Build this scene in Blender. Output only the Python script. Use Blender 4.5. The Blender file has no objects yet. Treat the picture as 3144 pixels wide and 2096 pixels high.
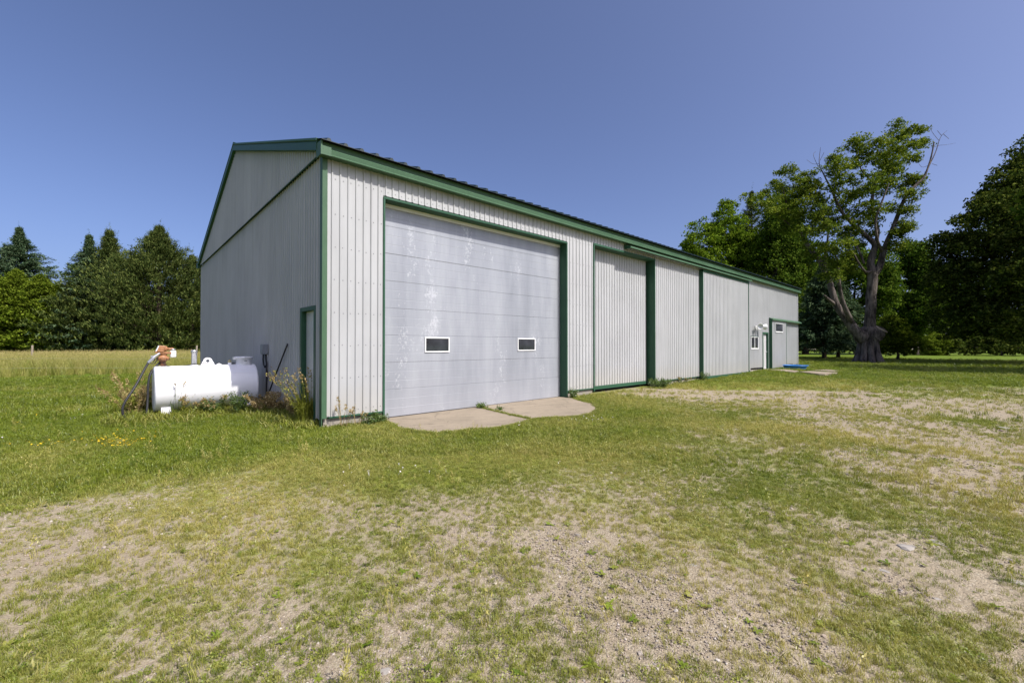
import bpy, bmesh, math, random
import numpy as np
from mathutils import Vector, Matrix

random.seed(7)
rng = np.random.default_rng(11)
scene = bpy.context.scene
COL = scene.collection

# ------------------------------------------------------------------ camera
FPX, CX, CY = 1323.4, 1572.0, 1048.0            # focal length and centre of the 3144 x 2096 frame
PITCH = math.atan(9 / 990)
F0 = Vector((.6774, .7356, 0)).normalized()
RT = Vector((F0.y, -F0.x, 0))
UP0 = Vector((0, 0, 1))
FW = F0 * math.cos(PITCH) + UP0 * math.sin(PITCH)
UP = UP0 * math.cos(PITCH) - F0 * math.sin(PITCH)
CAM = Vector((-2.804, -8.158, 1.32))
cd = bpy.data.cameras.new('camera')
cam = bpy.data.objects.new('camera', cd)
COL.objects.link(cam)
cd.sensor_width = 36
cd.lens = 36 * FPX / 3144
cd.clip_start = .05
cd.clip_end = 3000
mw = Matrix((RT, UP, -FW)).transposed().to_4x4()
mw.translation = CAM
cam.matrix_world = mw
scene.camera = cam

# ------------------------------------------------------------------ sky, sun, exposure
SUN_EL, SUN_AZ = math.radians(50), math.radians(168.5)
w = bpy.data.worlds.new('World')
scene.world = w
w.use_nodes = True
nt = w.node_tree
sky = nt.nodes.new('ShaderNodeTexSky')
sky.sky_type = 'NISHITA'
sky.sun_disc = False
sky.sun_elevation = SUN_EL
sky.sun_rotation = SUN_AZ
sky.altitude = 300
sky.air_density = .65
sky.dust_density = 4.5
sky.ozone_density = 1.8
bg = nt.nodes['Background']
tint = nt.nodes.new('ShaderNodeMix')          # deep violet-blue summer sky
tint.data_type = 'RGBA'
tint.blend_type = 'MULTIPLY'
tint.inputs[0].default_value = 1
tint.inputs[7].default_value = (.965, .985, 1.18, 1)
nt.links.new(sky.outputs[0], tint.inputs[6])
nt.links.new(tint.outputs[2], bg.inputs[0])
bg.inputs[1].default_value = .12
sl = bpy.data.lights.new('sun', 'SUN')
sl.energy = 4.3
sl.angle = math.radians(.55)
sl.color = (1, .955, .89)
so = bpy.data.objects.new('sun', sl)
COL.objects.link(so)
sdir = Vector((math.sin(SUN_AZ) * math.cos(SUN_EL), math.cos(SUN_AZ) * math.cos(SUN_EL), math.sin(SUN_EL)))
so.rotation_euler = sdir.to_track_quat('Z', 'Y').to_euler()
so.location = sdir * 60
vs = scene.view_settings
vs.view_transform = 'Standard'
vs.look = 'None'
vs.exposure = 0.5
vs.gamma = 1
scene.cycles.max_bounces = 6
scene.cycles.transparent_max_bounces = 6

# ------------------------------------------------------------------ helpers: points
def ray(px, py):
    return FW + RT * ((px - CX) / FPX) - UP * ((py - CY) / FPX)
def on_y(px, py, Y):
    d = ray(px, py); return CAM + d * ((Y - CAM.y) / d.y)
def on_x(px, py, X):
    d = ray(px, py); return CAM + d * ((X - CAM.x) / d.x)
def on_g(px, py, z=-.22):
    d = ray(px, py); return CAM + d * ((z - CAM.z) / d.z)
def at(px, py, depth):
    return CAM + ray(px, py) * depth

def smooth(a, b, x):
    t = np.clip((x - a) / (b - a), 0, 1)
    return t * t * (3 - 2 * t)

# value noise
_N = np.random.default_rng(5).random((256, 256))
def vnoise(x, y):
    x = np.asarray(x, float); y = np.asarray(y, float)
    xi = np.floor(x).astype(int); yi = np.floor(y).astype(int)
    fx = x - xi; fy = y - yi
    fx = fx * fx * (3 - 2 * fx); fy = fy * fy * (3 - 2 * fy)
    a = _N[xi & 255, yi & 255]; b = _N[(xi + 1) & 255, yi & 255]
    c = _N[xi & 255, (yi + 1) & 255]; d = _N[(xi + 1) & 255, (yi + 1) & 255]
    return (a * (1 - fx) + b * fx) * (1 - fy) + (c * (1 - fx) + d * fx) * fy
def fbm(x, y, s, o=4):
    v = 0; a = .5; t = 0
    for i in range(o):
        v = v + a * vnoise(x * s + 17.3 * i, y * s + 9.1 * i); t += a; a *= .5; s *= 2.03
    return v / t

def gz(X, Y):
    X = np.asarray(X, float); Y = np.asarray(Y, float)
    g = -.22 + .18 * smooth(11, 27, X) * (1 - .45 * smooth(32, 44, X))
    near = np.hypot(X + 2.8, Y + 8.2)
    und = (fbm(X, Y, .35, 3) - .5) * .10 + (fbm(X + 50, Y, 1.7, 3) - .5) * .035
    apron = np.exp(-(np.maximum(0, np.abs(X - 4) - 3.5) ** 2 + np.maximum(0, np.abs(Y + .5) - 2.2) ** 2) / .3)
    apron = np.maximum(apron, np.exp(-np.maximum(0, np.abs(Y) - .4) ** 2 / .3) * (X > -4) * (X < 33))
    return g + und * (1 - .85 * apron) * (near < 400)
def gz1(x, y):
    return float(gz(x, y))

# grass cover of the yard: (X, Y, cover)
COVER = np.array([(29.08,-1.85,1),(36.42,-5.18,1),(36.88,-9.03,1),(23.2,-8.72,0.95),(20.72,-5.02,0.9),(13.65,-2.34,0.85),(9.46,-1.29,0.6),(10.66,-1.54,0.42),(13.43,-4.94,0.55),(16.26,-6.7,0.5),(17.4,-8.59,0.5),(9.82,-3.11,0.40),(9.66,-4.78,0.32),(10.78,-6.34,0.32),(12.9,-7.77,0.34),(11.89,-8.73,0.3),(8.42,-6.3,0.34),(7.56,-7.36,0.3),(8.13,-8.39,0.3),(-4.89,17.14,1),(-3.96,5.87,1),(-2.57,3.13,1),(-1.32,1.97,0.95),(-3.6,1.55,0.85),(-2.63,0.27,0.85),(-1.69,-0.59,0.95),(-0.66,-1.16,0.95),(0.08,-0.98,0.95),(0.81,-2.51,0.95),(1.59,-3.61,0.9),(3.3,-3.94,0.9),(5.42,-3.55,0.85),(6.09,-4.16,0.65),(7.14,-1.29,0.9),(-0.49,-3.65,0.9),(0.44,-4.05,0.85),(1.21,-4.76,0.7),(2.55,-5.16,0.65),(2.04,-5.98,0.55),(4.91,-5.42,0.45),(3.59,-6.42,0.5),(-1.22,-2.98,0.7),(-1.94,-2.31,0.65),(-2.67,-1.65,0.7),(-3.39,-0.98,0.7),(-1.72,-3.28,0.4),(-1.51,-3.94,0.4),(-3.27,-2.46,0.5),(-2.69,-2.99,0.4),(-2.15,-3.75,0.45),(-3.17,-3.63,0.25),(-2.71,-3.78,0.3),(-2.92,-4.57,0.5),(-2.32,-4.93,0.5),(-1.74,-4.68,0.55),(-2.06,-4.82,0.4),(-0.87,-4.38,0.55),(-0.19,-4.85,0.4),(-1.25,-5.12,0.35),(-0.76,-5.57,0.25),(0.43,-5.42,0.45),(1.05,-6.0,0.5),(-0.28,-6.02,0.12),(-0.31,-6.43,0.08),(-0.83,-6.31,0.15),(-0.33,-6.77,0.1),(-1.33,-5.85,0.25),(0.85,-6.51,0.45),(1.98,-6.86,0.5),(0.82,-7.03,0.45),(-0.03,-7.04,0.2),(4.71,-7.15,0.4),(2.76,-7.05,0.5),(3.44,-7.68,0.35),(4.57,-8.31,0.3),(2.49,-8.02,0.35),(1.42,-7.59,0.35),(1.67,-8.25,0.3),(0.47,-7.5,0.3),(-0.37,-7.29,0.15),(0.56,-7.89,0.35),(0.34,-8.07,0.4),(0.45,-8.26,0.35),(-0.87,-6.82,0.2),(-1.21,-6.51,0.15),(-1.55,-6.2,0.3),(-1.81,-5.7,0.3),(-2.11,-5.9,0.35),(-2.57,-5.27,0.4),(-3.06,-4.94,0.5),(-2.74,-5.44,0.45),(-1.72,-6.46,0.35),(-0.98,-7.13,0.25),(-0.39,-7.67,0.25),(0.15,-8.21,0.3),
    (14,0,.9),(18,-1,.95),(23,-1.5,1),(28,-1,1),(60,-20,1),(60,10,1),(-20,10,1),(-20,40,1),(-8,1,.9),(-8,-4,.5),(-6,-9,.4),(-2,-12,.3),(6,-13,.3),(16,-14,.5),(30,-16,.9),(.3,14,1),(-.5,1.5,1),(10,30,1)])
def cover(X, Y):
    X = np.asarray(X, float).ravel(); Y = np.asarray(Y, float).ravel()
    out = np.empty_like(X)
    for i in range(0, len(X), 20000):
        x = X[i:i + 20000, None]; y = Y[i:i + 20000, None]
        s = .12 + .11 * np.hypot(COVER[:, 0] + 2.8, COVER[:, 1] + 8.2)[None]
        d2 = ((x - COVER[:, 0]) ** 2 + (y - COVER[:, 1]) ** 2) / s ** 2
        wt = 1 / (d2 + .12) ** 1.6
        out[i:i + 20000] = (wt * COVER[:, 2]).sum(1) / wt.sum(1)
    return out
def fresh(X, Y):
    """well kept greener lawn: left of the shed and beyond its far end"""
    X = np.asarray(X, float).ravel(); Y = np.asarray(Y, float).ravel()
    return np.clip(np.maximum(smooth(.8, -2.5, X) * smooth(-3.5, -.3, Y), smooth(13, 22, X)) + (fbm(X, Y, .6, 2) - .5) * .5, 0, 1)
def grassiness(X, Y):
    """cover broken up by patches: 0 bare gravel .. 1 closed turf"""
    X = np.asarray(X, float).ravel(); Y = np.asarray(Y, float).ravel()
    c = cover(X, Y)
    n = fbm(X, Y, .9, 4) - .5
    n2 = fbm(X + 31, Y + 7, 3.6, 3) - .5
    g = c + n * .7 * (1.15 - c) + n2 * .75 * (1.1 - c)
    # two wheel tracks of gravel leading to the recessed sliding door
    for x0, y0, x1, y1 in ((9.0, -.6, 12.2, -5.4), (10.6, -.5, 14.5, -5.8)):
        t = np.clip(((X - x0) * (x1 - x0) + (Y - y0) * (y1 - y0)) / ((x1 - x0) ** 2 + (y1 - y0) ** 2), 0, 1)
        dd = np.hypot(X - x0 - t * (x1 - x0), Y - y0 - t * (y1 - y0))
        g -= .75 * np.exp(-(dd / .32) ** 2) * (.5 + fbm(X, Y, 1.5, 2))
    # faint ruts where vehicles turn in front of the shed
    for off in (0, 1.65):
        for (x0, y0), (x1, y1) in (((14, -4.2), (8.2, -5.6)), ((8.2, -5.6), (5.6, -7.4)), ((5.6, -7.4), (4.2, -9.6))):
            t = np.clip(((X - x0 - off * .7) * (x1 - x0) + (Y - y0 + off * .75) * (y1 - y0)) / ((x1 - x0) ** 2 + (y1 - y0) ** 2), 0, 1)
            dd = np.hypot(X - x0 - off * .7 - t * (x1 - x0), Y - y0 + off * .75 - t * (y1 - y0))
            g -= .30 * np.exp(-(dd / .17) ** 2) * (.4 + fbm(X, Y, 2.2, 2))
    return np.clip(g, 0, 1)

# ------------------------------------------------------------------ helpers: materials
def new_mat(name):
    m = bpy.data.materials.new(name); m.use_nodes = True
    t = m.node_tree; t.nodes.clear()
    out = t.nodes.new('ShaderNodeOutputMaterial')
    return m, t, out
def N(t, typ, **kw):
    n = t.nodes.new(typ)
    for k, v in kw.items():
        setattr(n, k, v)
    return n
def L(t, a, b): t.links.new(a, b)
def ramp(t, stops, fac=None, interp='LINEAR'):
    r = N(t, 'ShaderNodeValToRGB'); r.color_ramp.interpolation = interp
    e = r.color_ramp.elements
    while len(e) < len(stops): e.new(.5)
    for i, (p, c) in enumerate(stops):
        e[i].position = p; e[i].color = (*c, 1) if len(c) == 3 else c
    if fac is not None: L(t, fac, r.inputs[0])
    return r
def noise(t, vec, scale, detail=4, rough=.55, dist=0):
    n = N(t, 'ShaderNodeTexNoise'); n.inputs['Scale'].default_value = scale
    n.inputs['Detail'].default_value = detail; n.inputs['Roughness'].default_value = rough
    n.inputs['Distortion'].default_value = dist
    if vec is not None: L(t, vec, n.inputs['Vector'])
    return n
def mapping(t, vec, scale=(1, 1, 1), loc=(0, 0, 0)):
    m = N(t, 'ShaderNodeMapping'); m.inputs['Scale'].default_value = scale; m.inputs['Location'].default_value = loc
    L(t, vec, m.inputs['Vector']); return m.outputs[0]
def mixc(t, fac, a, b, mode='MIX'):
    m = N(t, 'ShaderNodeMix', data_type='RGBA', blend_type=mode)
    for sock, v in ((m.inputs[0], fac), (m.inputs[6], a), (m.inputs[7], b)):
        if hasattr(v, 'links') or hasattr(v, 'is_linked'): L(t, v, sock)
        elif isinstance(v, (int, float)): sock.default_value = v
        else: sock.default_value = (*v, 1)
    return m.outputs[2]
def math_(t, op, a, b=None, clamp=False):
    m = N(t, 'ShaderNodeMath', operation=op, use_clamp=clamp)
    for i, v in enumerate((a, b)):
        if v is None: continue
        if isinstance(v, (int, float)): m.inputs[i].default_value = v
        else: L(t, v, m.inputs[i])
    return m.outputs[0]
def principled(t, out, color, rough=.5, metal=0, spec=.5, bump=None, bstr=.2, bdist=.01):
    p = N(t, 'ShaderNodeBsdfPrincipled')
    if hasattr(color, 'is_linked'): L(t, color, p.inputs['Base Color'])
    else: p.inputs['Base Color'].default_value = (*color, 1)
    if hasattr(rough, 'is_linked'): L(t, rough, p.inputs['Roughness'])
    else: p.inputs['Roughness'].default_value = rough
    p.inputs['Metallic'].default_value = metal
    p.inputs['Specular IOR Level'].default_value = spec
    if bump is not None:
        b = N(t, 'ShaderNodeBump'); b.inputs['Strength'].default_value = bstr; b.inputs['Distance'].default_value = bdist
        L(t, bump, b.inputs['Height']); L(t, b.outputs[0], p.inputs['Normal'])
    L(t, p.outputs[0], out.inputs[0]); return p
def wpos(t): return N(t, 'ShaderNodeNewGeometry').outputs['Position']

def mat_simple(name, color, rough=.5, metal=0, spec=.4, var=.08, scale=6, bstr=.1, bdist=.004):
    m, t, o = new_mat(name)
    p = wpos(t)
    n = noise(t, p, scale, 5)
    n2 = noise(t, p, scale * 9, 3)
    k = math_(t, 'ADD', n.outputs[0], math_(t, 'MULTIPLY', n2.outputs[0], .35))
    dark = tuple(c * (1 - 2 * var) for c in color); lite = tuple(min(1, c * (1 + 1.6 * var)) for c in color)
    r = ramp(t, [(.35, dark), (.95, lite)], k)
    principled(t, o, r.outputs[0], rough, metal, spec, n2.outputs[0], bstr, bdist)
    return m

def mat_steel_white():
    m, t, o = new_mat('white_painted_steel')
    p = wpos(t)
    big = noise(t, p, .8, 4)
    streak = noise(t, mapping(t, p, (7, 7, .5)), 1.0, 5, .6)
    fine = noise(t, p, 40, 3)
    k = math_(t, 'ADD', math_(t, 'MULTIPLY', big.outputs[0], .5), math_(t, 'MULTIPLY', streak.outputs[0], .5))
    c = ramp(t, [(.3, (.345, .350, .351)), (.6, (.412, .418, .420)), (.85, (.452, .456, .456))], k).outputs[0]
    # splash dirt near the ground with its own ragged outline
    sep = N(t, 'ShaderNodeSeparateXYZ'); L(t, p, sep.inputs[0])
    h = math_(t, 'ADD', sep.outputs[2], math_(t, 'MULTIPLY', noise(t, mapping(t, p, (3, 3, 1)), 1.5, 4).outputs[0], -.5))
    d = ramp(t, [(0, (1, 1, 1)), (1, (0, 0, 0))], math_(t, 'MULTIPLY', math_(t, 'ADD', h, .25), 1.6, True)).outputs[0]
    c = mixc(t, math_(t, 'MULTIPLY', d, .42), c, (.40, .37, .30))
    oi = N(t, 'ShaderNodeObjectInfo')
    tone = ramp(t, [(0, (.94, .94, .94)), (1, (1.0, 1.0, .995))], oi.outputs['Random']).outputs[0]
    c = mixc(t, 1.0, c, tone, 'MULTIPLY')
    principled(t, o, c, .5, 0, .25, fine.outputs[0], .05, .002)
    return m

def mat_green(name, cols):
    m, t, o = new_mat(name)
    p = wpos(t)
    n = noise(t, p, 1.6, 5); f = noise(t, mapping(t, p, (20, 20, 4)), 1.5, 4)
    k = math_(t, 'ADD', math_(t, 'MULTIPLY', n.outputs[0], .6), math_(t, 'MULTIPLY', f.outputs[0], .4))
    c = ramp(t, [(.3, cols[0]), (.6, cols[1]), (.8, cols[2])], k).outputs[0]
    principled(t, o, c, .5, 0, .25, f.outputs[0], .05, .002)
    return m
def mat_roof():
    m, t, o = new_mat('dark_green_roof_steel')
    p = wpos(t); n = noise(t, p, 1.2, 4)
    c = ramp(t, [(.3, (.004, .012, .010)), (.75, (.008, .020, .016))], n.outputs[0]).outputs[0]
    principled(t, o, c, .38, 0, .5); return m

def mat_overhead():
    m, t, o = new_mat('chalky_aluminium_door')
    p = wpos(t)
    sep = N(t, 'ShaderNodeSeparateXYZ'); L(t, p, sep.inputs[0])
    big = noise(t, mapping(t, p, (.75, 1, .32)), 1.0, 3)
    band = noise(t, mapping(t, p, (1.3, 1, .12)), 1.0, 2)
    streak = noise(t, mapping(t, p, (4.5, 1, .7)), 1.0, 6, .7)
    k = math_(t, 'ADD', math_(t, 'MULTIPLY', big.outputs[0], .35), math_(t, 'ADD', math_(t, 'MULTIPLY', streak.outputs[0], .3), math_(t, 'MULTIPLY', band.outputs[0], .35)))
    c = ramp(t, [(.36, (.225, .24, .265)), (.50, (.295, .31, .338)), (.62, (.36, .375, .40))], k).outputs[0]
    # chalky bare patches: fine ragged flecks gathered in a few places
    sp = noise(t, mapping(t, p, (1.2, 1, .55)), 1.6, 3)
    sp2 = noise(t, mapping(t, p, (1.5, 1, 1.1)), 11, 9, .80)
    msk = math_(t, 'ADD', math_(t, 'MULTIPLY', sp.outputs[0], .55), math_(t, 'MULTIPLY', sp2.outputs[0], .6))
    ch = ramp(t, [(.668, (0, 0, 0)), (.70, (1, 1, 1))], msk).outputs[0]
    c = mixc(t, math_(t, 'MULTIPLY', ch, .42), c, (.60, .61, .63))
    sm = noise(t, mapping(t, p, (9, 1, 3.5), (3, 0, 1)), 1.0, 6, .75)
    smk = ramp(t, [(.66, (0, 0, 0)), (.80, (1, 1, 1))], sm.outputs[0]).outputs[0]
    c = mixc(t, math_(t, 'MULTIPLY', smk, .4), c, (.22, .23, .27))
    # road dust, thin, at the bottom section
    dd = math_(t, 'MULTIPLY', math_(t, 'SUBTRACT', math_(t, 'MULTIPLY', big.outputs[0], 1.6), math_(t, 'ADD', sep.outputs[2], .05)), .9, True)
    c = mixc(t, math_(t, 'MULTIPLY', dd, .55), c, (.34, .345, .36))
    principled(t, o, c, .36, .12, .5, streak.outputs[0], .06, .004)
    return m

def mat_concrete(name='concrete', base=(.40, .34, .27)):
    m, t, o = new_mat(name)
    p = wpos(t)
    n = noise(t, p, 1.3, 5, .6); f = noise(t, p, 38, 5, .7); s = noise(t, p, 5, 5, .65)
    k = math_(t, 'ADD', math_(t, 'MULTIPLY', n.outputs[0], .45), math_(t, 'ADD', math_(t, 'MULTIPLY', f.outputs[0], .3), math_(t, 'MULTIPLY', s.outputs[0], .25)))
    c = ramp(t, [(.3, tuple(v * .66 for v in base)), (.52, base), (.75, tuple(v * 1.25 for v in base))], k).outputs[0]
    st = noise(t, p, 2.1, 6, .7, .6)
    c = mixc(t, math_(t, 'MULTIPLY', ramp(t, [(.52, (0, 0, 0)), (.68, (1, 1, 1))], st.outputs[0]).outputs[0], .3), c, tuple(v * .55 for v in base))
    cr = N(t, 'ShaderNodeTexVoronoi', feature='DISTANCE_TO_EDGE'); cr.inputs['Scale'].default_value = .7
    wv = N(t, 'ShaderNodeVectorMath', operation='ADD'); L(t, p, wv.inputs[0])
    wn_ = N(t, 'ShaderNodeVectorMath', operation='SCALE'); L(t, noise(t, p, 3, 4).outputs['Color'], wn_.inputs[0]); wn_.inputs['Scale'].default_value = .35
    L(t, wn_.outputs[0], wv.inputs[1]); L(t, wv.outputs[0], cr.inputs['Vector'])
    c = mixc(t, math_(t, 'MULTIPLY', ramp(t, [(.0, (1, 1, 1)), (.012, (0, 0, 0))], cr.outputs[0]).outputs[0], .45), c, tuple(v * .35 for v in base))
    principled(t, o, c, .9, 0, .2, f.outputs[0], .3, .006)
    return m

def mat_ground():
    m, t, o = new_mat('yard_soil_gravel_turf')
    p = wpos(t)
    a = N(t, 'ShaderNodeAttribute', attribute_name='turf')
    n = noise(t, p, 1.1, 5, .6); n2 = noise(t, p, 7, 5, .65); n3 = noise(t, p, 60, 4, .7); n4 = noise(t, p, 240, 2, .6)
    soil = ramp(t, [(.28, (.175, .140, .088)), (.5, (.285, .235, .158)), (.72, (.36, .305, .215))],
                math_(t, 'ADD', math_(t, 'MULTIPLY', n.outputs[0], .35), math_(t, 'ADD', math_(t, 'MULTIPLY', n3.outputs[0], .4), math_(t, 'MULTIPLY', n2.outputs[0], .25)))).outputs[0]
    v = N(t, 'ShaderNodeTexVoronoi'); v.inputs['Scale'].default_value = 95; L(t, p, v.inputs['Vector'])
    bw = N(t, 'ShaderNodeRGBToBW'); L(t, v.outputs['Color'], bw.inputs[0])
    peb = ramp(t, [(.2, (.15, .125, .095)), (.45, (.285, .235, .168)), (.75, (.325, .28, .21)), (.97, (.47, .44, .37))], bw.outputs[0]).outputs[0]
    soil = mixc(t, math_(t, 'MULTIPLY', n2.outputs[0], .85, True), soil, peb)
    turf = ramp(t, [(.25, (.085, .110, .018)), (.45, (.160, .190, .028)), (.62, (.220, .240, .040)), (.82, (.30, .275, .075))],
                math_(t, 'ADD', math_(t, 'MULTIPLY', n2.outputs[0], .4), math_(t, 'ADD', math_(t, 'MULTIPLY', n3.outputs[0], .35), math_(t, 'MULTIPLY', n.outputs[0], .25)))).outputs[0]
    fa = N(t, 'ShaderNodeAttribute', attribute_name='fresh')
    turf = mixc(t, fa.outputs['Fac'], turf, mixc(t, 1.0, turf, (.52, .68, .30), 'MULTIPLY'))
    k = math_(t, 'ADD', a.outputs['Fac'], math_(t, 'MULTIPLY', math_(t, 'SUBTRACT', math_(t, 'ADD', math_(t, 'MULTIPLY', n3.outputs[0], .6), math_(t, 'MULTIPLY', n2.outputs[0], .4)), .5), 1.5))
    kk = ramp(t, [(.42, (0, 0, 0)), (.78, (1, 1, 1))], k).outputs[0]
    c = mixc(t, kk, soil, turf)
    h = math_(t, 'ADD', n3.outputs[0], math_(t, 'MULTIPLY', v.outputs['Distance'], -.8))
    principled(t, o, c, .95, 0, .15, h, .55, .012)
    return m

def mat_leaf(name, cols, trans=.35, dryc=None, instancer=False, gloss=.0, nscale=.5, hue_noise=True):
    """cols: dark, mid, light"""
    m, t, o = new_mat(name)
    p = wpos(t)
    if instancer:
        oi = N(t, 'ShaderNodeObjectInfo'); rnd = oi.outputs['Random']
    else:
        rnd = N(t, 'ShaderNodeNewGeometry').outputs['Random Per Island']
    n = noise(t, p, nscale, 3)
    k = math_(t, 'ADD', math_(t, 'MULTIPLY', rnd, .55), math_(t, 'MULTIPLY', n.outputs[0], .45))
    c = ramp(t, [(.22, cols[0]), (.5, cols[1]), (.8, cols[2])], k).outputs[0]
    if dryc is not None:
        a = N(t, 'ShaderNodeAttribute', attribute_name='dry', attribute_type='INSTANCER')
        c = mixc(t, a.outputs['Fac'], c, dryc)
    d = N(t, 'ShaderNodeBsdfDiffuse'); L(t, c, d.inputs[0])
    tr = N(t, 'ShaderNodeBsdfTranslucent')
    tc = mixc(t, .5, c, (1.0, 1.0, .25), 'MULTIPLY'); L(t, tc, tr.inputs[0])
    mx = N(t, 'ShaderNodeMixShader'); mx.inputs[0].default_value = trans
    L(t, d.outputs[0], mx.inputs[1]); L(t, tr.outputs[0], mx.inputs[2])
    g = N(t, 'ShaderNodeBsdfGlossy'); g.inputs['Roughness'].default_value = .45; g.inputs[0].default_value = (.8, .85, .9, 1)
    mg = N(t, 'ShaderNodeMixShader'); mg.inputs[0].default_value = gloss
    L(t, mx.outputs[0], mg.inputs[1]); L(t, g.outputs[0], mg.inputs[2])
    L(t, mg.outputs[0], o.inputs[0]); return m

def mat_bark(name, a, b):
    m, t, o = new_mat(name)
    p = wpos(t)
    n = noise(t, mapping(t, p, (5, 5, .9)), 1.0, 6, .75); n2 = noise(t, p, 1.2, 4)
    k = math_(t, 'ADD', math_(t, 'MULTIPLY', n.outputs[0], .7), math_(t, 'MULTIPLY', n2.outputs[0], .3))
    c = ramp(t, [(.42, a), (.62, b)], k).outputs[0]
    principled(t, o, c, .95, 0, .1, n.outputs[0], 1.0, .14); return m

def mat_glass():
    m, t, o = new_mat('window_glass')
    p = wpos(t); n = noise(t, p, 2.5, 3)
    c = ramp(t, [(.35, (.012, .014, .018)), (.75, (.045, .05, .06))], n.outputs[0]).outputs[0]
    principled(t, o, c, .06, 0, .6, n.outputs[0], .02, .01); return m

M = {}
M['white'] = mat_steel_white()
M['green'] = mat_green('shade_green_trim_steel', ((.022, .070, .040), (.032, .092, .052), (.046, .115, .065)))  # trim green darkened: shade on the door jambs is put into the colour
M['green_faded_lit'] = mat_green('sunlit_faded_green_eave_steel', ((.046, .098, .054), (.064, .126, .070), (.090, .158, .094)))  # lighter copy of the trim green: sunlight put into the colour, besides chalky fading
M['roof'] = mat_roof()
M['door'] = mat_overhead()
M['slab'] = mat_concrete('weathered_concrete', (.262, .218, .160))
M['block'] = mat_concrete('foundation_concrete', (.30, .27, .225))
M['ground'] = mat_ground()
M['vinyl'] = mat_simple('white_vinyl', (.74, .74, .73), .4, var=.03)
M['leafdoor'] = mat_simple('white_door_paint', (.50, .495, .49), .45, var=.05)
M['glass'] = mat_glass()
M['dark'] = mat_simple('dark_interior', (.015, .015, .016), .9)
M['rubber'] = mat_simple('black_rubber', (.022, .022, .024), .55, spec=.4, var=.15)
M['screw'] = mat_simple('screw_heads', (.16, .16, .17), .5, metal=.4)
M['tank'] = mat_simple('white_tank_paint', (.80, .80, .82), .32, spec=.5, var=.025, scale=2)
M['galv'] = mat_simple('galvanised_steel', (.48, .49, .51), .38, metal=.75, var=.12, scale=20)
M['orange'] = mat_simple('faded_orange_paint', (.33, .155, .072), .5, var=.2, scale=18)
M['rusty'] = mat_simple('rusty_brown_iron', (.13, .055, .028), .75, var=.35, scale=25)
M['grey'] = mat_simple('grey_electrical_enclosure', (.20, .215, .24), .5, var=.08)
M['blue'] = mat_simple('blue_plastic', (.03, .17, .50), .4, var=.06)
M['brass'] = mat_simple('dull_brass_cap', (.36, .33, .18), .5, metal=.3, var=.2, scale=30)
M['wood'] = mat_simple('weathered_post_wood', (.30, .25, .185), .9, var=.25, scale=14, bstr=.4)
M['iron'] = mat_simple('black_iron_rod', (.02, .019, .02), .6, var=.2)
M['lamp'] = mat_simple('white_lamp_housing', (.66, .66, .64), .4, var=.05)
M['stone'] = mat_concrete('pale_limestone', (.31, .285, .25))
M['bark'] = mat_bark('maple_bark', (.040, .033, .031), (.215, .180, .160))
M['bark_d'] = mat_bark('conifer_bark', (.035, .026, .02), (.105, .075, .052))
M['cut'] = mat_simple('sawn_wood', (.36, .29, .22), .9, var=.2, scale=8)
M['wire'] = mat_simple('fence_wire', (.45, .44, .42), .5, metal=.5)
M['asphalt'] = mat_concrete('gravel_road_surface', (.36, .32, .28))

# ------------------------------------------------------------------ helpers: meshes
def tagp(o, label=None, cat=None, group=None, kind=None):
    if label: o['label'] = label
    if cat: o['category'] = cat
    if group: o['group'] = group
    if kind: o['kind'] = kind
    return o
def empty(name, loc=(0, 0, 0), **kw):
    o = bpy.data.objects.new(name, None); COL.objects.link(o); o.location = loc
    o.empty_display_size = .2
    return tagp(o, **kw)
def link_mesh(name, me, mat, parent=None, **kw):
    o = bpy.data.objects.new(name, me); COL.objects.link(o)
    if mat is not None and len(me.materials) == 0: me.materials.append(mat)
    if parent is not None:
        o.parent = parent
        o.matrix_parent_inverse = Matrix.Translation(-world_loc(parent))
    return tagp(o, **kw)
def world_loc(o):
    v = Vector(o.location)
    # children are built in world coordinates: parts keep location 0, so only roots carry an offset
    p = o.parent
    return v if p is None else Vector((0, 0, 0)) + v
def sub_empty(name, parent, label=None):
    o = bpy.data.objects.new(name, None); COL.objects.link(o); o.empty_display_size = .2
    o.parent = parent; o.matrix_parent_inverse = Matrix.Translation(-world_loc(parent))
    return tagp(o, label)
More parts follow.
